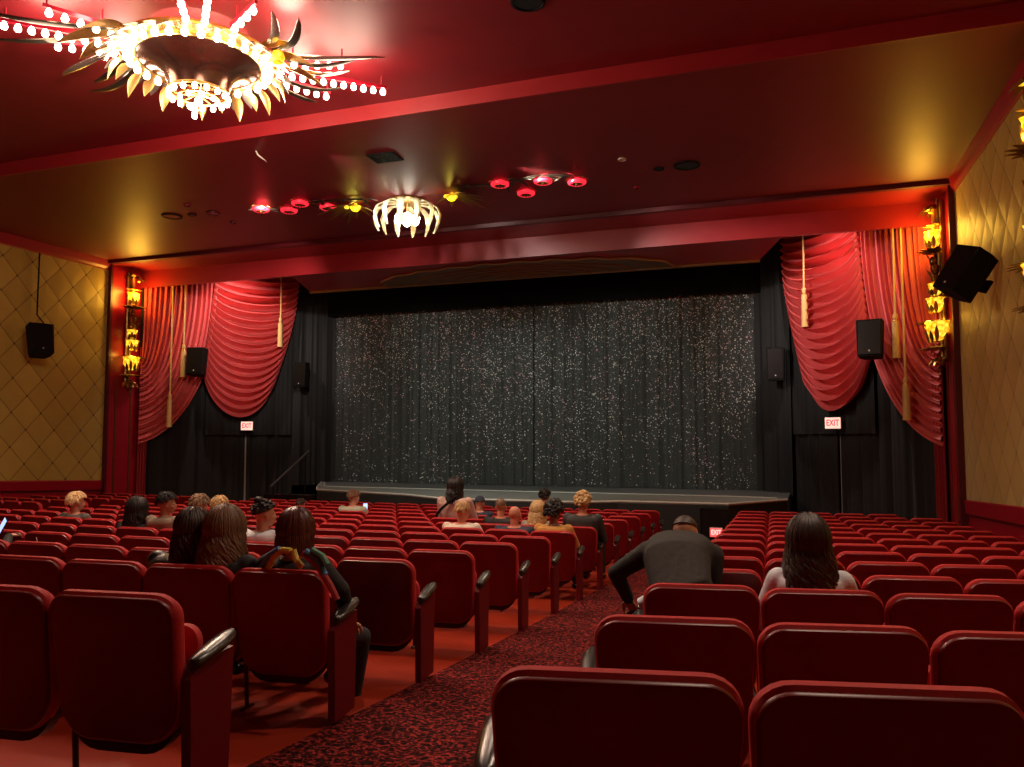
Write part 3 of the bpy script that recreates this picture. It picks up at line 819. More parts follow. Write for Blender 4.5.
def hair_geo(style, c, R, s, L=.35, spread=.06, n=90, wave=.015, rad=.013, seed=1, vol=1.0, tr=.0095):
    rnd = random.Random(seed); b = MB(); C_ = Vector(c)
    rx, ry, rz = .083*s*vol, .103*s*vol, .104*s*vol
    off = Vector((0, -.012, .024))*s
    def T(p): return C_+R @ (Vector(p)+off)
    if style == 'bald': return None
    mt = Matrix.Translation(C_) @ R.to_4x4()
    # scalp cap: ellipsoid open at the face and nape
    def cap(k, front, back, ear=1.):
        rings = []; N = 28
        lim = []
        for j in range(N):
            a = 2*pi*j/N; f = .5+.5*sin(a)      # 1 at the face
            lim.append(front*f+back*(1-f))
        nr = 9
        for i in range(nr+1):
            t = i/nr
            rings.append([T((rx*k*sin(lim[j]*t+.01)*cos(2*pi*j/N), ry*k*sin(lim[j]*t+.01)*sin(2*pi*j/N), rz*k*cos(lim[j]*t+.01))) for j in range(N)])
        for i in range(nr, -1, -1):
            t = i/nr
            rings.append([T((rx*(k-.09)*sin(lim[j]*t+.01)*cos(2*pi*j/N), ry*(k-.09)*sin(lim[j]*t+.01)*sin(2*pi*j/N), rz*(k-.09)*cos(lim[j]*t+.01))) for j in range(N)])
        b.loft(rings, True, True)
    if style in ('long', 'bob', 'wavy'):
        cap(1.0, 1.05, 2.0)
        for i in range(n):
            ph = (rnd.random()-.5)*2*radians(128 if style != 'bob' else 122)     # from the back
            a = -pi/2+ph; th0 = rnd.uniform(.05, 1.0); pts = []; rr = []
            k0 = rnd.uniform(1.0, 1.07); ln = L*rnd.uniform(.78, 1.05)*(1-.10*abs(ph)/2.2)
            for q in range(6):
                th = th0+(1.75-th0)*q/5
                pts.append(Vector((rx*k0*sin(th)*cos(a), ry*k0*sin(th)*sin(a), rz*k0*cos(th))))
            p = pts[-1]; base_r = Vector((p.x, p.y, 0)); nrm = base_r.normalized()
            m = 16; fr = rnd.uniform(2.0, 3.6); p_h = rnd.uniform(0, 6.28)
            for q in range(1, m+1):
                t = q/m; z = p.z-ln*t
                sprd = spread*rnd.uniform(.7, 1.1)*sin(min(1, t*1.5)*pi/2) if q == 1 else sprd
                o = nrm*sprd*t**1.25
                sh = min(1, t*3)*wave*sin(fr*2*pi*t*ln/.35+p_h)
                pts.append(Vector((base_r.x+o.x, base_r.y*.9+o.y, z))+Vector((-nrm.y, nrm.x, 0))*sh+Vector((0, -.02*max(0, min(1, (-z)/.16)), 0))*s+nrm*min(1, t*3)*wave*.6*cos(fr*6.28*t*ln/.35+p_h))
            N = len(pts); rr = [rad*s*(.55+.6*sin(pi*min(1, .15+.7*i2/(N-1)))) for i2 in range(N)]; rr[-1] = .002
            b.tube([C_+(R if False else R) @ (q_+off) if i3 < 6 else C_+R @ (q_+off) for i3, q_ in enumerate(pts)], rr, 6)
    elif style in ('short', 'crop'):
        cap(1.03 if style == 'short' else .975, .95, 1.60)
        for i in range(int(n*(2.2 if style == 'short' else .0))):
            a = rnd.uniform(0, 2*pi); f = .5+.5*sin(a); th = rnd.uniform(.05, .95*f+1.65*(1-f))
            p = Vector((rx*sin(th)*cos(a), ry*sin(th)*sin(a), rz*cos(th))); nn = p.normalized()
            dn = Vector((cos(th)*cos(a), cos(th)*sin(a), -sin(th))); q = p+dn*.028*s+nn*.006*s; q2 = q+dn*.024*s+nn*rnd.uniform(-.006, .003)*s
            b.tube([T(p*.99), T(q), T(q2)], [tr*s, tr*.9*s, .0015], 6)
    elif style in ('curly', 'afro'):
        k = 1.0 if style == 'curly' else 1.22
        cap(k, 1.0, 1.95)
        for i in range(n):
            a = rnd.uniform(0, 2*pi); f = .5+.5*sin(a); th = math.acos(1-rnd.random()*(1-cos(1.0*f+1.95*(1-f))))
            r0 = rnd.uniform(.018, .030)*s*(1 if style == 'curly' else 1.15); kk = k*rnd.uniform(.98, 1.10)
            p = T((rx*kk*sin(th)*cos(a), ry*kk*sin(th)*sin(a), rz*kk*cos(th))); b.ell(p, (r0, r0*.8, r0), 8, 6)
    elif style == 'bun':
        cap(1.0, 1.05, 1.75)
        bb = T((0, -ry*.45, rz*1.02)); b.ell(bb, (.045*s, .045*s, .036*s), 12, 8)
        for i in range(50):
            a = rnd.uniform(0, 6.28); th = rnd.uniform(.2, 1.6); f = .5+.5*sin(a)
            if th > 1.0*f+1.6*(1-f): continue
            p = T((rx*1.02*sin(th)*cos(a), ry*1.02*sin(th)*sin(a), rz*1.02*cos(th))); b.ell(p, (.017, .017, .014), 8, 6)
    return b
def person(label, hx, hy, row=None, Y=None, cut=0, sk='light', hair='black', style='long', top='black', s=.95, yaw=0., pitch=0., detail=1, arms=None, legs=None, trousers='denim', hk=None, spine=None, bodyX=None, group=None, visible_hands=False, hip_y=None, shw=1.0, lat=(1, 0, 0)):
    d = ray(hx, hy); kx = d.x/d.y
    if Y is None:
        y = YL[row]
        for _ in range(20): y = row_y(row, kx*y)
        Y = y+.13; seat_y = y
    else: seat_y = Y-.13
    Hd = CAM+d*(Y/d.y); fl = fz(seat_y+.25)
    bx = Hd.x if bodyX is None else bodyX
    root = empty('person', (bx, seat_y+.27, fl)); tag(root, label, 'person', group)
    o0 = Vector(root.location)
    def L(p): return Vector(p)-o0
    H = L(Hd); R = Matrix.Rotation(yaw, 3, 'Z') @ Matrix.Rotation(pitch, 3, 'X')
    hip = Vector((0, -.04 if hip_y is None else hip_y, .50*s))
    nb = H+R @ Vector((0, -.035, -.140*s))
    if spine: sp = [hip]+[L(p) for p in spine]+[nb]
    else: sp = [hip, hip.lerp(nb, .45)+Vector((0, -.035, 0)), nb]
    w = s*shw
    def secs(g): return [(0, .165*w+g, .125*s+g), (.12, .168*w+g, .125*s+g), (.35, .150*w+g, .108*s+g), (.6, .168*w+g, .115*s+g), (.84, .196*w+g, .112*s+g), (.92, .172*w+g, .095*s+g), (.97, .09*w+g, .07*s+g), (1.0, .055*w+g, .055*s+g)]
    up = (nb-hip).normalized(); lt = Vector(lat).normalized()
    shl = [sp[-1]-(sp[-1]-sp[-2]).normalized()*.055*s+lt*sx*.178*w for sx in (-1, 1)]
    if arms is None:
        arms = [[shl[k], Vector((sx*.25*s, .02+hip.y, max(.62, shl[k].z-.30*s))), Vector((sx*.10, .28, .66*s))] for k, sx in ((0, -1), (1, 1))]
    else: arms = [[shl[k]]+[L(p) for p in arms[k]] if arms[k] else [shl[k], Vector((sx*.25*s, .02+hip.y, max(.62, shl[k].z-.30*s))), Vector((sx*.10, .28, .66*s))] for k, sx in ((0, -1), (1, 1))]
    if legs is None:
        legs = [[Vector((sx*.09, hip.y+.02, .50*s)), Vector((sx*.11, .40, .52*s)), Vector((sx*.11, .43, .10))] for sx in (-1, 1)]
    else: legs = [[Vector((sx*.09, hip.y+.02, .50*s))]+[L(p) for p in legs[k]] if legs[k] else [Vector((sx*.09, hip.y+.02, .50*s)), Vector((sx*.11, .40, .52*s)), Vector((sx*.11, .43, .10))] for k, sx in ((0, -1), (1, 1))]
    # body: one continuous surface
    b = MB(); spine_loft(b, sp, secs(0), lt); head_geo(b, H, R, s)
    limb(b, [sp[-1]-up*.05, nb+(H-nb)*.35, H+R @ Vector((0, -.02, -.05*s))], [.058*s, .053*s, .055*s])
    for k, sx in ((0, -1), (1, 1)):
        limb(b, arms[k], [.050*s, .038*s, .026*s])
        dd = (arms[k][2]-arms[k][1]).normalized(); hand(b, arms[k][2]-dd*.01, dd+Vector((0, .3, -.15)), (0, .1, -1) if abs(dd.z) < .85 else (-sx, .2, 0), sx*-1, .45, s)
        limb(b, legs[k][:3], [.078*s, .055*s, .038*s])
        f = (Vector((0, 1, 0)) if len(legs[k]) < 4 else (legs[k][3]-legs[k][2]).normalized())
        a = legs[k][2]; limb(b, [a-f*.02+Vector((0, 0, -.03)), a+f*.13+Vector((0, 0, -.05))], [.038*s, .028*s])
    o = b.build('body', SK[sk], root); remesh(o, .0085 if detail > 1 else .011, 2)
    # top
    b = MB(); spine_loft(b, sp, [(t, a, c) for t, a, c in secs(.016)][:-1]+[(.985, .074*w, .066*s)], lt)
    for k in (0, 1):
        e = arms[k][1].lerp(arms[k][2], .93); limb(b, [arms[k][0], arms[k][1], e], [.068*s, .052*s, .038*s])
    o = b.build('top', CL[top], root); remesh(o, .011, 4)
    b = MB()
    for k in (0, 1):
        e = legs[k][1].lerp(legs[k][2], .9); limb(b, [legs[k][0], legs[k][1], e], [.092*s, .068*s, .052*s])
    b.ell(hip, (.17*s, .125*s, .10*s)); o = b.build('trousers', CL[trousers], root); remesh(o, .013, 3)
    for k in (0, 1):
        f = (Vector((0, 1, 0)) if len(legs[k]) < 4 else (legs[k][3]-legs[k][2]).normalized()); a = legs[k][2]
        b = MB(); limb(b, [a-f*.03+Vector((0, 0, -.03)), a+f*.08+Vector((0, 0, -.045)), a+f*.16+Vector((0, 0, -.055))], [.045*s, .042*s, .034*s]); o = b.build('shoe', M['black'], root); remesh(o, .012, 2)
    if style == 'cap':
        b = MB(); mt = Matrix.Translation(H) @ R.to_4x4()
        rings = []
        for th in (.02, .4, .8, 1.2, 1.5, 1.6):
            rings.append([mt @ Vector((.088*s*sin(th)*cos(a), -.008*s+.106*s*sin(th)*sin(a), .03*s+.098*s*cos(th))) for a in [2*pi*i/24 for i in range(24)]])
        b.loft(rings)
        b.loft([[mt @ Vector((x*s, y*s, z*s)) for x, y, z in ((-.07, .07, .03), (-.05, .16, .02), (.05, .16, .02), (.07, .07, .03))], [mt @ Vector((x*s, y*s, z*s)) for x, y, z in ((-.07, .07, .038), (-.05, .16, .028), (.05, .16, .028), (.07, .07, .038))]])
        b.build('cap', CL['navy'], root)
        hb = hair_geo('crop', H, R, s)
    else:
        hb = hair_geo(style, H, R, s, **(hk or {}))
    if hb: hb.build('hair', HR[hair], root)
    b = MB(); mt = Matrix.Translation(H) @ R.to_4x4() @ Matrix.Scale(s, 4)
    for sx in (-1, 1): 
        e = MB(); e.ell((sx*.030, .078, .003), (.012, .010, .010), 10, 8, mt); e.build('eye', M['white'], root)
    return root, o0
def W(px, py, Y): return atY(px, py, Y)

person('person with thick pale blond hair in a dark jacket, leftmost seated near the left wall', 77, 503, row=6, hair='paleblond', style='short', top='grey', hk=dict(n=140, vol=1.22, seed=3), yaw=-.3, shw=1.05)
person('person with long black hair and dark top, seated left of the bearded man', 138, 510, row=5, hair='black', style='wavy', top='black', hk=dict(n=110, L=.30, spread=.10, vol=1.15, seed=4, rad=.018), shw=1.05)
person('person with short black hair and beard turned right in a patterned cream shirt', 167, 504, row=5, sk='tan', hair='black', style='short', top='print', yaw=-1.0, hk=dict(n=80, vol=1.05, seed=5), s=.92)
person('person with light brown hair, head just showing above the leather jacket wearer', 200, 507, row=5, hair='lightbrown', style='short', top='charcoal', hk=dict(n=90, vol=1.15, seed=6), s=.92)
person('person with blond hair almost hidden behind the big curly brown hair', 220, 507, row=6, hair='blond', style='short', top='charcoal', hk=dict(n=60, vol=1.1, seed=7))
person('person with dark hair in a black leather jacket, leaning beside the curly haired one', 194, 530, row=2, hair='darkbrown', style='long', top='leather', hk=dict(n=100, L=.22, spread=.05, vol=1.05, seed=8), detail=2, shw=1.4, yaw=.1)
person('person with very full long wavy brown hair and a black top', 226, 531, row=2, hair='brown', style='wavy', top='black', hk=dict(n=340, L=.27, spread=.20, wave=.02, vol=1.24, seed=9, rad=.011), detail=2)
r, o0 = person('person with short auburn hair and rainbow crochet collar beside the aisle', 297, 532, row=2, hair='auburn', style='bob', top='black', hk=dict(n=170, L=.115, spread=.012, wave=.004, vol=1.10, seed=10, rad=.012), detail=2,
       arms=[None, [W(341, 590, 3.85), W(350, 622, 4.1)]], legs=[None, [W(361, 637, 4.30), W(352, 704, 4.38)]])
for nm, c, pts in (('yellow_strand', 'yellow', [(268, 568), (274, 557), (282, 550), (291, 551)]), ('yellow_strand', 'yellow', [(293, 550), (296, 560), (302, 567)]), ('blue_strand', 'blue', [(262, 566), (270, 555), (280, 549)]),
                   ('blue_strand', 'blue', [(306, 551), (317, 560), (325, 575)]), ('red_strand', 'redyarn', [(303, 553), (318, 566), (330, 585), (337, 600)]), ('green_strand', 'green', [(312, 550), (322, 556), (327, 565)])):
    b = MB(); P = [W(x, y, 3.62)-o0 for x, y in pts]; b.tube(P, .018, 8); b.build(nm, CL[c], r)
person('person with a dark bun in a white shirt looking right, alone in mid hall', 265, 515, row=4, sk='tan', hair='black', style='bun', top='white', yaw=-.7, s=.93, hk=dict(vol=1.08))
person('person with dark hair far off behind the auburn haired one', 301, 505, row=11, hair='darkbrown', style='short', top='black', hk=dict(n=60, seed=12))
r, o0 = person('person in a pale green top holding a lit phone, alone near the front', 354, 498, row=10, hair='brown', style='short', top='khaki', yaw=-.4, hk=dict(n=80, seed=13, vol=1.1), shw=1.15, s=1.0)
P = W(365.5, 507.5, 12.05); ph = empty('mobile_phone', P, .3); tag(ph, 'lit mobile phone held by the person in pale green', 'phone')
b = MB(); b.bbox((-.04, -.006, -.075), (.04, .006, .075), .004); b.build('phone_case', M['black'], ph)
b = MB(); b.box((-.036, -.009, -.07), (.036, -.0065, .07)); b.build('screen', M['phone'], ph, smooth=False)
# middle group
r, o0 = person('person with long dark hair in a pale pink top with black shoulder strap', 456, 487, Y=11.2, hair='black', style='wavy', top='pink', yaw=-.3, hk=dict(n=100, L=.26, spread=.03, vol=1.1, seed=14, rad=.016), s=1.12, shw=1.1)
b = MB(); b.tube([W(x, y, 10.98)-o0 for x, y in ((457, 496), (449, 502), (441, 509), (436, 516))], .022, 8); b.build('shoulder_strap', M['blackmatte'], r)
person('person with cropped blond hair in a cream shirt, leftmost of the seated middle group', 463, 512, row=7, sk='rosy', hair='blond', style='short', top='cream', yaw=-.4, hk=dict(n=70, vol=.98, seed=15), shw=1.12)
person('person wearing a navy cap and navy jacket facing the stage', 480, 503, row=10, hair='black', style='cap', top='navy', yaw=-.2, shw=1.15)
person('person with thinning brown hair in a black top, left of the bald one', 501, 507, row=8, sk='rosy', hair='brown', style='crop', top='black', hk=dict(), yaw=.1, shw=1.1)
person('bald person in a navy jacket in the middle group', 515, 515, row=7, sk='rosy', hair='brown', style='bald', top='navy', shw=1.18)
person('person with black hair in front of the curly blond one', 545, 497, row=11, hair='black', style='curly', top='black', hk=dict(n=90, vol=1.1, seed=17))
person('person with long curly blond hair between the bald one and black haired one', 538, 511, row=8, hair='blond', style='wavy', top='print', hk=dict(n=90, L=.22, spread=.05, wave=.03, vol=1.12, seed=18, rad=.018))
person('person with round black curly hair in a mustard yellow top', 554, 513, row=7, sk='brown', hair='black', style='afro', top='mustard', hk=dict(n=170, vol=1.05, seed=19), shw=1.05)
person('person with tousled blond hair in a charcoal t-shirt at the row end', 583, 503, row=8, sk='rosy', hair='blond', style='curly', top='charcoal', hk=dict(n=150, vol=1.12, seed=20), shw=1.12, s=1.0)
# far left arm with phone
r, o0 = person('person at the left picture edge raising a lit phone', -22, 528, row=4, hair='darkbrown', style='short', top='black', arms=[None, [W(4, 549, 5.0), W(9, 536, 5.2)]])
P = W(3, 526, 5.22); ph = empty('mobile_phone', P, -.5); ph.rotation_euler = (radians(-20), radians(20), -.5); tag(ph, 'lit blue phone screen at the left picture edge', 'phone')
b = MB(); b.bbox((-.045, -.006, -.07), (.045, .006, .07), .004); b.build('phone_case', M['black'], ph)
b = MB(); b.box((-.041, -.009, -.065), (.041, -.0065, .065)); b.build('screen', M['phone'], ph, smooth=False)
# right block: bending man
hipx = -.40
r, o0 = person('person in a dark jacket bending over to tie a shoe beside the right aisle', 685, 536, Y=4.82, sk='tan', hair='darkbrown', style='crop', top='darkjacket', s=1.0, pitch=-.75, detail=2, bodyX=hipx-.03, shw=1.02, hip_y=-.40,
       spine=[W(682, 592, 4.35), W(677, 556, 4.58)], arms=[[W(616, 573, 4.62), W(629, 600, 4.72)], [W(712, 590, 4.75), W(670, 612, 4.85)]],
       legs=[[W(672, 640, 4.85), W(664, 720, 4.85)], [W(706, 625, 4.80), W(646, 603, 4.78), W(625, 612, 4.78)]], hk=dict(n=130, seed=21, vol=.97, tr=.007))
b = MB(); b.tube([W(652, 601, 4.77)-o0, W(641, 606, 4.77)-o0], [.052, .047], 12); b.build('white_sock', CL['white'], r)
# right block: long wavy hair
person('person with long dark wavy hair and a white sleeve in the right block', 808, 543, Y=4.30, sk='brown', hair='darkbrown', style='wavy', top='white', s=.98, detail=2, shw=.84, yaw=.15, hk=dict(n=420, L=.34, spread=.24, wave=.02, vol=1.18, seed=22, rad=.011))
# drink cup with a straw on the left
P = W(38, 549, 4.9); e = empty('drink_cup', P); tag(e, 'paper cup with a thin straw among the left seats', 'cup')
b = MB(); b.lathe([(.032, -.09), (.036, -.02), (.042, .0), (.044, .004)], 18, cap0=True); b.build('cup_body', M['redpaint'], e)
b = MB(); b.lathe([(.045, .0), (.045, .008), (.036, .014), (.001, .016)], 18); b.build('lid', M['white'], e)
b = MB(); b.tube([(0, 0, .0), (-.01, 0, .05), (-.025, 0, .095)], .004, 6); b.build('straw', M['white'], e)
M['ivory'] = simple('ivory_gilt_petal', (.75, .62, .38), .3, metal=.3)
# ------------------------------------------------------------------ big chandelier
def blade(b, pts, wid, thick=.01, up=(0,0,1)):
    pts = [Vector(p) for p in pts]; n = len(pts); rings = []
    for i, p in enumerate(pts):
        t = (pts[min(i+1, n-1)]-pts[max(i-1, 0)]).normalized(); sd = t.cross(Vector(up)).normalized()
        w = wid*(.25+.75*sin(pi*min(1, (i/(n-1))*.85+.12)))*.5 if i < n-1 else .002
        u = sd.cross(t).normalized()
        rings.append([p+sd*w+u*w*.35, p, p-sd*w+u*w*.35, p-sd*w+u*(w*.35-thick), p-u*thick, p+sd*w+u*(w*.35-thick)])
    b.loft(rings)
def chandelier():
    cx, cy, cz = -6.62, 7.45, 5.93
    root = empty('chandelier', (cx, cy, cz)); root.scale = (.93, .93, .93); tag(root, 'huge gold leaf chandelier ringed with bright bulbs on the red ceiling', 'chandelier')
    b = MB(); b.lathe([(.60, .0), (.74, .0), (.80, .03), (.90, .035), (.97, .03), (1.0, .06), (.97, .10), (.7, .14), (.55, .3)], 48); b.build('ring', M['gold'], root)
    b = MB(); b.lathe([(.76, .0), (.66, -.03), (.52, -.10), (.43, -.19), (.38, -.30), (.365, -.40)], 48)
    b.lathe([(.34, -.40), (.37, -.30), (.42, -.19), (.51, -.09), (.65, -.02), (.75, .01)], 48); b.build('reflector_funnel', M['mirror'], root)
    b = MB(); b.ring_torus((0, 0, -.40), .365, .02, 40, 8); b.ring_torus((0, 0, -.46), .24, .012, 32, 6); b.ring_torus((0, 0, .0), .765, .016, 48, 6)
    for k in range(8):
        a = 2*pi*k/8; b.tube([(.365*cos(a), .365*sin(a), -.40), (.24*cos(a), .24*sin(a), -.46), (.05*cos(a), .05*sin(a), -.42)], .009, 6)
    b.ell((0, 0, -.42), (.06, .06, .05)); b.build('basket', M['gold'], root)
    bm_ = MB(); bm_.lathe([(.001, -.062), (.022, -.056), (.031, -.035), (.026, -.012), (.014, .005), (.013, .02)], 10); BULB = bm_.mesh('bulb', M['bulb'])
    def bulb(p, parent=root, s=1.): o = link('bulb', BULB, parent, p); o.scale = (s, s, s); return o
    for k in range(30):
        a = 2*pi*k/30; bulb((.87*cos(a), .87*sin(a), .02), s=1.5)
    for k in range(16):
        a = 2*pi*(k+.5)/16; bulb((.365*cos(a), .365*sin(a), -.42), s=1.15)
    rest = MB()
    for k in range(9):
        a = 2*pi*k/9; rest.lathe([(.001, -.062), (.022, -.056), (.031, -.035), (.026, -.012), (.014, .005)], 8, c=(.235*cos(a), .235*sin(a), -.47))
    rest.lathe([(.001, -.10), (.035, -.09), (.05, -.05), (.04, -.01), (.02, .02)], 10, c=(0, 0, -.46))
    o = rest.build('inner_bulbs', M['bulb'], root); o['kind'] = 'stuff'
    # bulb strips: three fans (left, right, towards the audience), long centre strip with two shorter
    fans = [((-1.59, -1.34), 2.25, ((-.88, -1.41), 1.78), ((-1.46, -.79), 1.78)),
            ((1.68, 1.63), 2.50, ((1.54, .78), 1.86), ((.87, 1.51), 1.87)),
            ((.90, -.93), 2.0, ((.65, -1.02), 2.0), ((1.32, -.68), 1.62)), ((-1.40, 1.50), 2.1)]
    for fan in fans:
        lst = [(fan[0], fan[1])]+[(f[0], f[1]) for f in fan[2:]]
        for d, L in lst:
            v = Vector((d[0], d[1], 0)).normalized(); sd = Vector((-v.y, v.x, 0))
            b = MB(); p0 = v*.95; p1 = v*(L)
            b.loft([[p0+sd*.018+Vector((0,0,.10)), p0-sd*.018+Vector((0,0,.10)), p0-sd*.018+Vector((0,0,.17)), p0+sd*.018+Vector((0,0,.17))],
                    [p1+sd*.018+Vector((0,0,.14)), p1-sd*.018+Vector((0,0,.14)), p1-sd*.018+Vector((0,0,.18)), p1+sd*.018+Vector((0,0,.18))]])
            for q in (.25, .95):
                pp = p0.lerp(p1, q); b.tube([pp+Vector((0,0,.16)), pp+Vector((0,0,.32))], .012, 6)
            st = b.build('bulb_strip', M['redpaint'], root, smooth=False)
            n = max(4, int((L-1.0)/.135))
            for i in range(n):
                pp = p0.lerp(p1, (i+.6)/n); bulb((pp.x, pp.y, .09+.04*(i/n)), st, 1.35)
    # gold leaves drooping around the ring
    for k in range(26):
        a = 2*pi*(k+.3)/26; d = (cos(a), sin(a), -.85 if k % 2 else -.5)
        b = MB(); L = .36 if k % 2 else .27
        if cos(a+.84) > .35: d = (cos(a), sin(a), .05); L = .3
        b.leaf((.90*cos(a), .90*sin(a), -.0), d, (0, 0, 1), L, .15, .32, 8, .35); b.build('leaf', M['leafgold'] if k % 2 == 0 else M['darkgold'], root)
    for k in range(26):
        a = 2*pi*(k+.8)/26; b = MB()
        b.leaf((.93*cos(a), .93*sin(a), .03), (cos(a), sin(a), -.35), (0, 0, 1), .28, .13, .2, 6, .3); b.build('leaf', M['oldsilver'], root)
    # large acanthus leaves at the two upper quarters
    for base, d, up, L, w, dr in (((-.55, -.75, .10), (-.85, -.5, -.12), (0, 0, 1), .75, .26, .1), ((-.35, -.88, .10), (-.35, -.8, -.25), (0, 0, 1), .55, .24, .1), ((-.7, -.6, .1), (-1, -.15, -.05), (0, 0, 1), .6, .24, .2),
                                  ((.85, .30, .10), (.95, .25, -.15), (0, 0, 1), .62, .24, .1), ((.88, .1, .12), (.9, -.2, -.30), (0, 0, 1), .5, .22, -.2), ((.78, .45, .08), (.8, .65, -.1), (0, 0, 1), .7, .2, .2)):
        b = MB(); b.leaf(base, d, up, L, w, dr, 10, .4); b.build('acanthus_leaf', M['leafgold'], root)
    # amber flower in the right-hand leaves
    b = MB(); b.lathe([(.02, .0), (.07, -.03), (.09, -.10), (.07, -.16)], 12, c=(1.12, .12, .05)); b.build('amber_flower', M['amber'], root)
    # long dark feathers sweeping out
    F = [((-.9, -.45), (-1.55, -.55), (-2.2, -.15)), ((-.95, -.25), (-1.5, -.10), (-1.95, .15)), ((-.95, -.05), (-1.6, .25), (-2.25, .35)), ((-.8, .35), (-1.15, .55), (-1.30, .92)),
         ((-.5, -.85), (-1.1, -1.5), (-1.7, -1.75)), ((-.7, -.75), (-1.5, -1.15), (-2.2, -1.2)),
         ((.95, .35), (1.6, .35), (2.25, .85)), ((.98, .2), (1.5, .05), (1.75, -.35)), ((.95, .5), (1.45, .62), (1.85, .78)), ((.9, .6), (1.3, .85), (1.62, 1.02)),
         ((.35, .95), (.70, 1.35), (.62, 1.75)), ((.55, .85), (.95, 1.25), (1.25, 1.45)), ((.98, .05), (1.4, -.2), (1.55, -.6)), ((.0, 1.0), (.1, 1.25), (-.05, 1.45))]
    for k, (p0, p1, p2) in enumerate(F):
        pts = []
        for i in range(11):
            t = i/10; x = (1-t)**2*p0[0]+2*t*(1-t)*p1[0]+t*t*p2[0]; y = (1-t)**2*p0[1]+2*t*(1-t)*p1[1]+t*t*p2[1]
            pts.append((x, y, .12-.10*sin(pi*t)+.0*k))
        b = MB(); blade(b, pts, .11); b.build('feather', M['bronze'] if k % 3 else M['silver'], root)
    return cx, cy, cz
CH = chandelier()

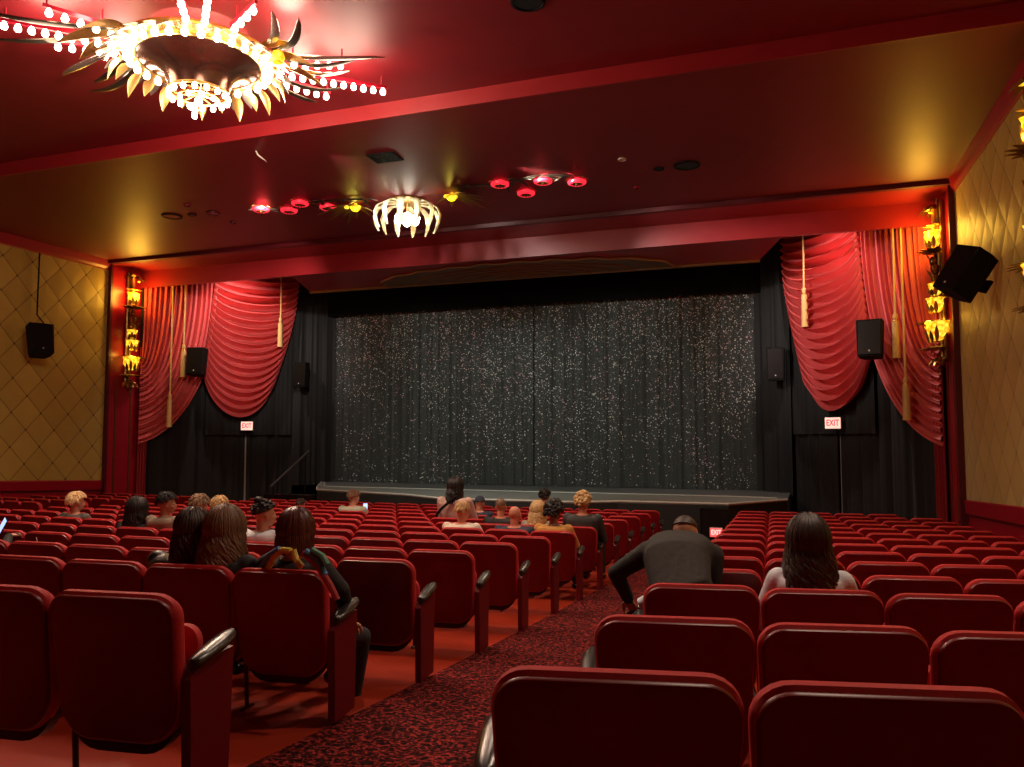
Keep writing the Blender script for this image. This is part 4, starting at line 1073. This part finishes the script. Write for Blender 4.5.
# ------------------------------------------------------------------ small chandelier and red flower lamps
def small_chandelier():
    cx, cy, cz = -7.02, 13.75, 6.07
    root = empty('petal_chandelier', (cx, cy, cz)); tag(root, 'small glowing chandelier with curved pale petals on the front ceiling', 'chandelier')
    b = MB(); b.lathe([(.001, -.02), (.35, -.02), (.40, .0), (.38, .03)], 28); b.build('ceiling_plate', M['darkgold'], root)
    for k in range(12):
        a = 2*pi*(k+.5)/12; pts = [(.22, -.02), (.45, -.03), (.60, -.12), (.66, -.26), (.62, -.44), (.56, -.56)]
        b = MB(); rings = []
        for i, (r, z) in enumerate(pts):
            t = i/(len(pts)-1); w = .065*(sin(pi*(.15+.8*t)))+.004; c = Vector((r*cos(a), r*sin(a), z)); sd = Vector((-sin(a), cos(a), 0)); o = Vector((cos(a), sin(a), 0))
            rings.append([c+sd*w, c+o*.03, c-sd*w, c-sd*w-o*.012, c+o*.018, c+sd*w-o*.012])
        b.loft(rings); b.build('petal', M['ivory'], root)
    bm_ = MB(); bm_.ell((0, 0, 0), (.075, .075, .09), 12, 8); me = bm_.mesh('lamp_globe', M['whitelamp'])
    for k in range(7):
        a = 2*pi*k/6; r = .20 if k < 6 else 0
        link('lamp_globe', me, root, (r*cos(a), r*sin(a), -.34 if k < 6 else -.40))
    b = MB(); b.ring_torus((0, 0, -.27), .21, .015, 24, 6); b.tube([(0, 0, -.02), (0, 0, -.36)], .02, 8); b.build('lamp_ring', M['gold'], root)
    # leaf sprays with yellow lamps
    for sg in (-1, 1):
        sx = -7.02+sg*1.05; wh = 'left' if sg < 0 else 'right'
        r2 = empty('leaf_spray_lamp', (sx, 13.55, 6.10)); tag(r2, 'leafy ceiling ornament with a yellow lamp, %s of the petal chandelier' % wh, 'ceiling light', 'leafy yellow ceiling lamps')
        for k in range(9):
            a = -1.1+2.2*k/8 + (0 if sg > 0 else pi); d = (cos(a), sin(a), -.12)
            b = MB(); b.leaf((.03*cos(a), .03*sin(a), -.06), d, (0, 0, 1), .5+.25*(k % 2), .09, .1, 7, .3); b.build('leaf', M['darkgold'], r2)
        for a in (pi/2+.4*sg, -pi/2, pi-.2 if sg > 0 else .2):
            b = MB(); b.leaf((0, 0, -.06), (cos(a), sin(a), -.2), (0, 0, 1), .38, .09, .1, 7, .3); b.build('leaf', M['darkgold'], r2)
        b = MB(); b.lathe([(.001, -.16), (.06, -.15), (.11, -.10), (.12, -.06), (.03, -.03), (.03, .0)], 14); b.build('lamp_glass', M['amberhot'], r2)
        b = MB(); b.ell((.02*sg, -.30, -.16), (.05, .05, .035)); b.build('bud_lamp', M['amber'], r2)
    fl = [(261, 212), (289, 213), (300, 206), (328, 210), (500, 187), (526, 196), (543, 184), (577, 185)]
    names = ['leftmost of the eight', 'lower one in the left group', 'upper one in the left group', 'left group, nearest the chandelier',
             'right group, nearest the chandelier', 'lower one in the right group', 'upper one in the right group', 'rightmost of the eight']
    for (px, py), nm in zip(fl, names):
        d = ray(px, py); P = CAM+d*((5.97-1.4)/d.z)
        r3 = empty('flower_lamp', (P.x, P.y, 6.10)); tag(r3, 'red lotus flower lamp on the front ceiling, '+nm, 'ceiling light', 'red flower ceiling lamps')
        b = MB(); b.lathe([(.001, -.09), (.07, -.10), (.13, -.12), (.165, -.10), (.17, -.06), (.10, -.03), (.04, .0)], 20); b.build('red_glass', M['redlamp'], r3)
        b = MB()
        for k in range(10):
            a = 2*pi*k/10; b.leaf((.03*cos(a), .03*sin(a), -.105), (cos(a), sin(a), -.35), (0, 0, 1), .085, .045, -.2, 5, .3)
        b.ell((0, 0, -.11), (.035, .035, .025)); b.build('flower_centre', M['darkgold'], r3)
        b = MB()
        for k in range(12):
            a = 2*pi*(k+.5)/12; b.leaf((.13*cos(a), .13*sin(a), -.03), (cos(a), sin(a), -.2), (0, 0, 1), .10, .07, .1, 5, .3)
        b.build('outer_petals', M['darkgold'], r3)
    # dark branches linking the flowers
    for sg, xs in ((-1, (-9.95, -9.4, -8.9, -8.5, -7.7)), (1, (-5.5, -4.8, -4.5, -4.0, -3.5))):
        b = MB(); pts = [(x, 13.05+.12*sin(i*1.7)+.1, 6.05) for i, x in enumerate(xs)]
        b.tube(pts, .025, 6)
        for i, p in enumerate(pts):
            for a in (.6, 2.4, 4.0, 5.4):
                b.leaf(p, (cos(a+i), sin(a+i), -.08), (0, 0, 1), .32, .07, .1, 6, .3)
        tag(b.build('ceiling_branch', M['bronze']), 'dark leafy branch on the ceiling joining the %s red flower lamps' % ('left' if sg < 0 else 'right'), 'ceiling ornament')
small_chandelier()

# ------------------------------------------------------------------ small ceiling fittings
def fittings():
    def disc(px, py, r, label, nm='ceiling_speaker', mat='blackmatte', z=6.1):
        d = ray(px, py); P = CAM+d*((z-1.4)/d.z)
        e = empty(nm, (P.x, P.y, z)); tag(e, label, 'ceiling fitting')
        b = MB(); b.lathe([(.001, -.01), (r*.85, -.01), (r*.86, -.025), (r, -.02), (r*1.02, .0)], 24); b.build('rim', M[mat], e)
        b = MB(); b.lathe([(.001, -.014), (r*.82, -.014), (r*.82, -.010)], 20); b.build('grille', M['black'] if mat != 'white' else M['white'], e)
    disc(172, 216, .21, 'large dark round ceiling grille above the left seats')
    disc(192, 214.5, .09, 'small dark ceiling grille just right of the large left one')
    disc(213, 213, .14, 'faint dark red ceiling disc in the left group of fittings', mat='darkred')
    disc(233, 222, .07, 'small ceiling nub between the left grilles and the flower lamps', mat='darkred')
    disc(187, 205, .07, 'small pale ceiling detector behind the large left grille', nm='smoke_detector', mat='redpaint')
    disc(687, 165, .23, 'large dark round ceiling grille above the right seats')
    disc(659, 168.5, .09, 'small dark ceiling grille beside the large right one')
    disc(622, 159, .07, 'small pale ceiling detector left of the large right grille', nm='smoke_detector', mat='white')
    disc(637, 187, .06, 'small faint ceiling detector below the pale one', nm='smoke_detector', mat='redpaint')
    disc(528, 1, .20, 'round dark grille at the top edge of the ceiling', z=6.32)
    d = ray(385, 157); P = CAM+d*(4.7/d.z)
    e = empty('air_vent', (P.x, P.y, 6.1)); tag(e, 'black rectangular air vent behind the petal chandelier', 'air vent')
    b = MB(); b.box((-.25, -.2, -.02), (.25, .2, 0)); b.build('frame', M['blackmatte'], e, smooth=False)
    b = MB()
    for k in range(7): b.box((-.23, -.18+k*.055, -.03), (.23, -.165+k*.055, -.018))
    b.build('louvres', M['black'], e, smooth=False)
    d = ray(256, 152); P = CAM+d*(4.68/d.z)
    b = MB(); b.tube([(0, 0, 0), (.02, .02, -.06), (.10, .05, -.13)], .014, 6); b.leaf((.06, .03, -.10), (.8, .2, -.5), (0, 0, 1), .14, .05, .1, 5)
    tag(b.build('ceiling_hook', M['white'], None, (P.x, P.y, 6.1)), 'small pale hook hanging at the ceiling step', 'hook')
fittings()

# ------------------------------------------------------------------ sconces
def sconce(x, y, sg, z0, label, hot=True):
    """sg: +1 on the left wall (faces +x), -1 on the right"""
    e = empty('wall_sconce', (x, y, z0)); tag(e, label, 'wall sconce')
    if sg < 0: e.rotation_euler = (0, 0, pi)
    def tiers(z, n, L, w, out, up, mat, nm='leaf'):
        for k in range(n):
            a = -pi/2+pi*(k+.5)/n; b = MB()
            b.leaf((.10+.03*cos(a), .06*sin(a), z), (cos(a)*out, sin(a)*out, up), (cos(a), sin(a), .1), L, w, -.35 if up > 0 else .35, 7, .35)
            b.build(nm, mat, e)
    b = MB(); b.tube([(.09, 0, -.05), (.09, 0, 3.15)], .035, 8); b.bbox((.0, -.10, .05), (.07, .10, 3.1), .02)
    b.lathe([(.001, -.22), (.03, -.2), (.02, -.15), (.05, -.1), (.02, -.02)], 10, c=(.14, 0, .0)); b.build('back_plate', M['darkgold'], e)
    cups = [(.44, .19, .36, 'amberhot'), (.98, .15, .26, 'amberhot'), (1.30, .12, .22, 'amberhot'), (2.22, .14, .30, 'amberhot')]
    for z, r, h, m in cups:
        b = MB(); n = 14; rings = []
        for t, k in ((0, .35), (.25, .8), (.55, 1.0), (.8, .92), (1, 1.12)):
            rings.append([(.16+r*k*(1+.10*cos(7*2*pi*i/28))*cos(2*pi*i/28), r*k*(1+.10*cos(7*2*pi*i/28))*sin(2*pi*i/28), z+h*t) for i in range(28)])
        b.loft(rings, True, False); b.build('amber_cup', M[m], e)
    tiers(.30, 7, .34, .15, 1, .25, M['darkgold']); tiers(.12, 6, .26, .13, .9, -.3, M['gold']); tiers(.78, 8, .38, .13, 1, .30, M['darkgold'])
    tiers(1.22, 6, .20, .1, 1, .3, M['gold']); tiers(2.10, 7, .34, .13, .9, .45, M['darkgold']); tiers(2.62, 5, .22, .1, 1, .3, M['gold']); tiers(3.0, 6, .30, .14, 1, -.1, M['darkgold'])
    for z0_, r_, h_ in ((.40, .20, .30), (.95, .16, .22), (1.28, .13, .18), (2.18, .15, .24)):
        for k in range(6):
            a = -1.35+2.7*k/5; b = MB(); b.leaf((.16+r_*.75*cos(a), r_*.75*sin(a), z0_), (cos(a)*.45, sin(a)*.45, 1), (-cos(a), -sin(a), .3), h_*(.75+.3*(k % 2)), .075, -.15, 6, .3); b.build('leaf', M['gold'] if k % 2 else M['darkgold'], e)
    # carved figures between the tiers
    b = MB()
    for k, (dy, zz) in enumerate(((-.07, 1.68), (.06, 1.80), (-.03, 1.96), (.05, 1.60))):
        b.ell((.18, dy, zz), (.07, .06, .09), 10, 8)
        b.leaf((.2, dy, zz), (.5, dy*6, .6), (1, 0, 0), .2, .07, .2, 5)
    b.build('carved_figure', M['darkgold'], e)
    b = MB(); b.tube([(.15, 0, 2.45), (.16, .0, 2.65), (.14, 0, 2.95)], [.05, .035, .05], 10); b.build('fluted_stem', M['gold'], e)
    b = MB(); b.ell((.25, -.10, 2.98), (.06, .05, .035)); b.ell((.22, .12, 2.86), (.04, .035, .025)); b.build('bud_lamp', M['amber'], e)
    return e
sconce(XL+.13, 16.5, 1, 2.80, 'tall tiered gold leaf sconce glowing amber on the left pilaster')
sconce(XR-.13, 16.5, -1, 2.80, 'tall tiered gold leaf sconce glowing amber on the right pilaster')
sconce(XR-.03, 10.42, -1, 2.62, 'gold leaf sconce cut by the right edge of the picture, on the quilted wall')

# ------------------------------------------------------------------ lights
def light(kind, loc, power, col=(1, .8, .6), size=.1, rot=None, **kw):
    l = bpy.data.lights.new('lamp_'+kind.lower(), kind); l.energy = power; l.color = col
    if kind == 'POINT': l.shadow_soft_size = size
    if kind == 'SPOT': l.shadow_soft_size = size; l.spot_size = kw.get('cone', 1.); l.spot_blend = kw.get('blend', .6)
    if kind == 'AREA': l.size = size
    o = bpy.data.objects.new('light', l); COL.objects.link(o); o.location = loc
    if rot is not None: o.rotation_euler = rot
    if 'aim' in kw: o.rotation_euler = (Vector(kw['aim'])-Vector(loc)).to_track_quat('-Z', 'Y').to_euler()
    return o
WARM = (1., .74, .56)
cx, cy, cz = CH
for k in range(6):
    a = 2*pi*(k+.5)/6; light('POINT', (cx+.87*cos(a), cy+.87*sin(a), cz-.13), 22, WARM, .06)
light('POINT', (cx, cy, cz-.62), 230, WARM, .12)
for d, L in (((-1.72, -1.27), 1.6), ((1.72, 1.62), 1.75), ((1.0, -1.0), 1.5)):
    v = Vector((d[0], d[1], 0)).normalized()*L; light('POINT', (cx+v.x, cy+v.y, cz+.02), 85, WARM, .45)
light('POINT', (-7.02, 13.75, 5.70), 150, (1., .92, .8), .03)
for x, y in ((-8.07, 13.5), (-5.97, 13.5)): light('POINT', (x, y, 5.85), 4, (1., .8, .1), .05)
for sg, x in ((1, XL+.32), (-1, XR-.32)):
    light('POINT', (x+.1*sg, 16.45, 5.25), 110, (1., .54, .06), .25)
    light('POINT', (x+.12*sg, 16.4, 3.6), 14, (1., .50, .05), .08)
light('POINT', (XR-.35, 10.4, 4.9), 9, (1., .55, .06), .08)
for k in range(6):
    a = 2*pi*k/6; light('POINT', (cx+1.25*cos(a), cy+1.25*sin(a), cz+.16), 34, WARM, .20)
# house spots that wash the swags and the stage
light('SPOT', (-9.5, 12.5, 6.0), 1300, (1., .84, .76), .1, aim=(-14.2, 19.0, 4.6), cone=.75, blend=.9)
light('SPOT', (-4.4, 12.5, 6.0), 1300, (1., .84, .76), .1, aim=(.3, 19.0, 4.6), cone=.75, blend=.9)
light('SPOT', (-7, 11.0, 6.0), 1500, (.86, 1., .92), .2, aim=(-7, 20.6, 1.8), cone=1.25, blend=.9)
for _s in ('left', 'right'):
    light('SPOT', splay(_s, .50, 1.5, 6.35), 330, (1., .80, .72), .08, aim=splay(_s, .62, 0, 3.2), cone=2.0, blend=.8)
# unseen spots added above the seats to brighten their tops
for x, y, p in ((-12, 11, 160), (-3, 12.2, 290), (-3.2, 6.8, 170), (-9, 9.0, 170), (1.4, 7.5, 150), (.4, 4.6, 190)):
    light('SPOT', (x, y, 6.02), p*2.0, WARM, .15, rot=(0, 0, 0), cone=2.2, blend=.9)

w = bpy.data.worlds.new('dim_house'); S.world = w; w.use_nodes = True
w.node_tree.nodes['Background'].inputs[0].default_value = (.02, .008, .008, 1); w.node_tree.nodes['Background'].inputs[1].default_value = .3
# ------------------------------------------------------------------ camera
cam = bpy.data.cameras.new('camera'); co = bpy.data.objects.new('camera', cam); COL.objects.link(co)
cam.sensor_fit = 'HORIZONTAL'; cam.sensor_width = 36; cam.lens = 36*F_/1024; cam.clip_start = .05; cam.clip_end = 100
co.location = CAM; co.rotation_euler = (pi/2+PIT, 0, YAW)
S.camera = co
S.view_settings.view_transform = 'Standard'; S.view_settings.look = 'None'; S.view_settings.gamma = 1; S.view_settings.use_curve_mapping = False
S.view_settings.exposure = 0.0
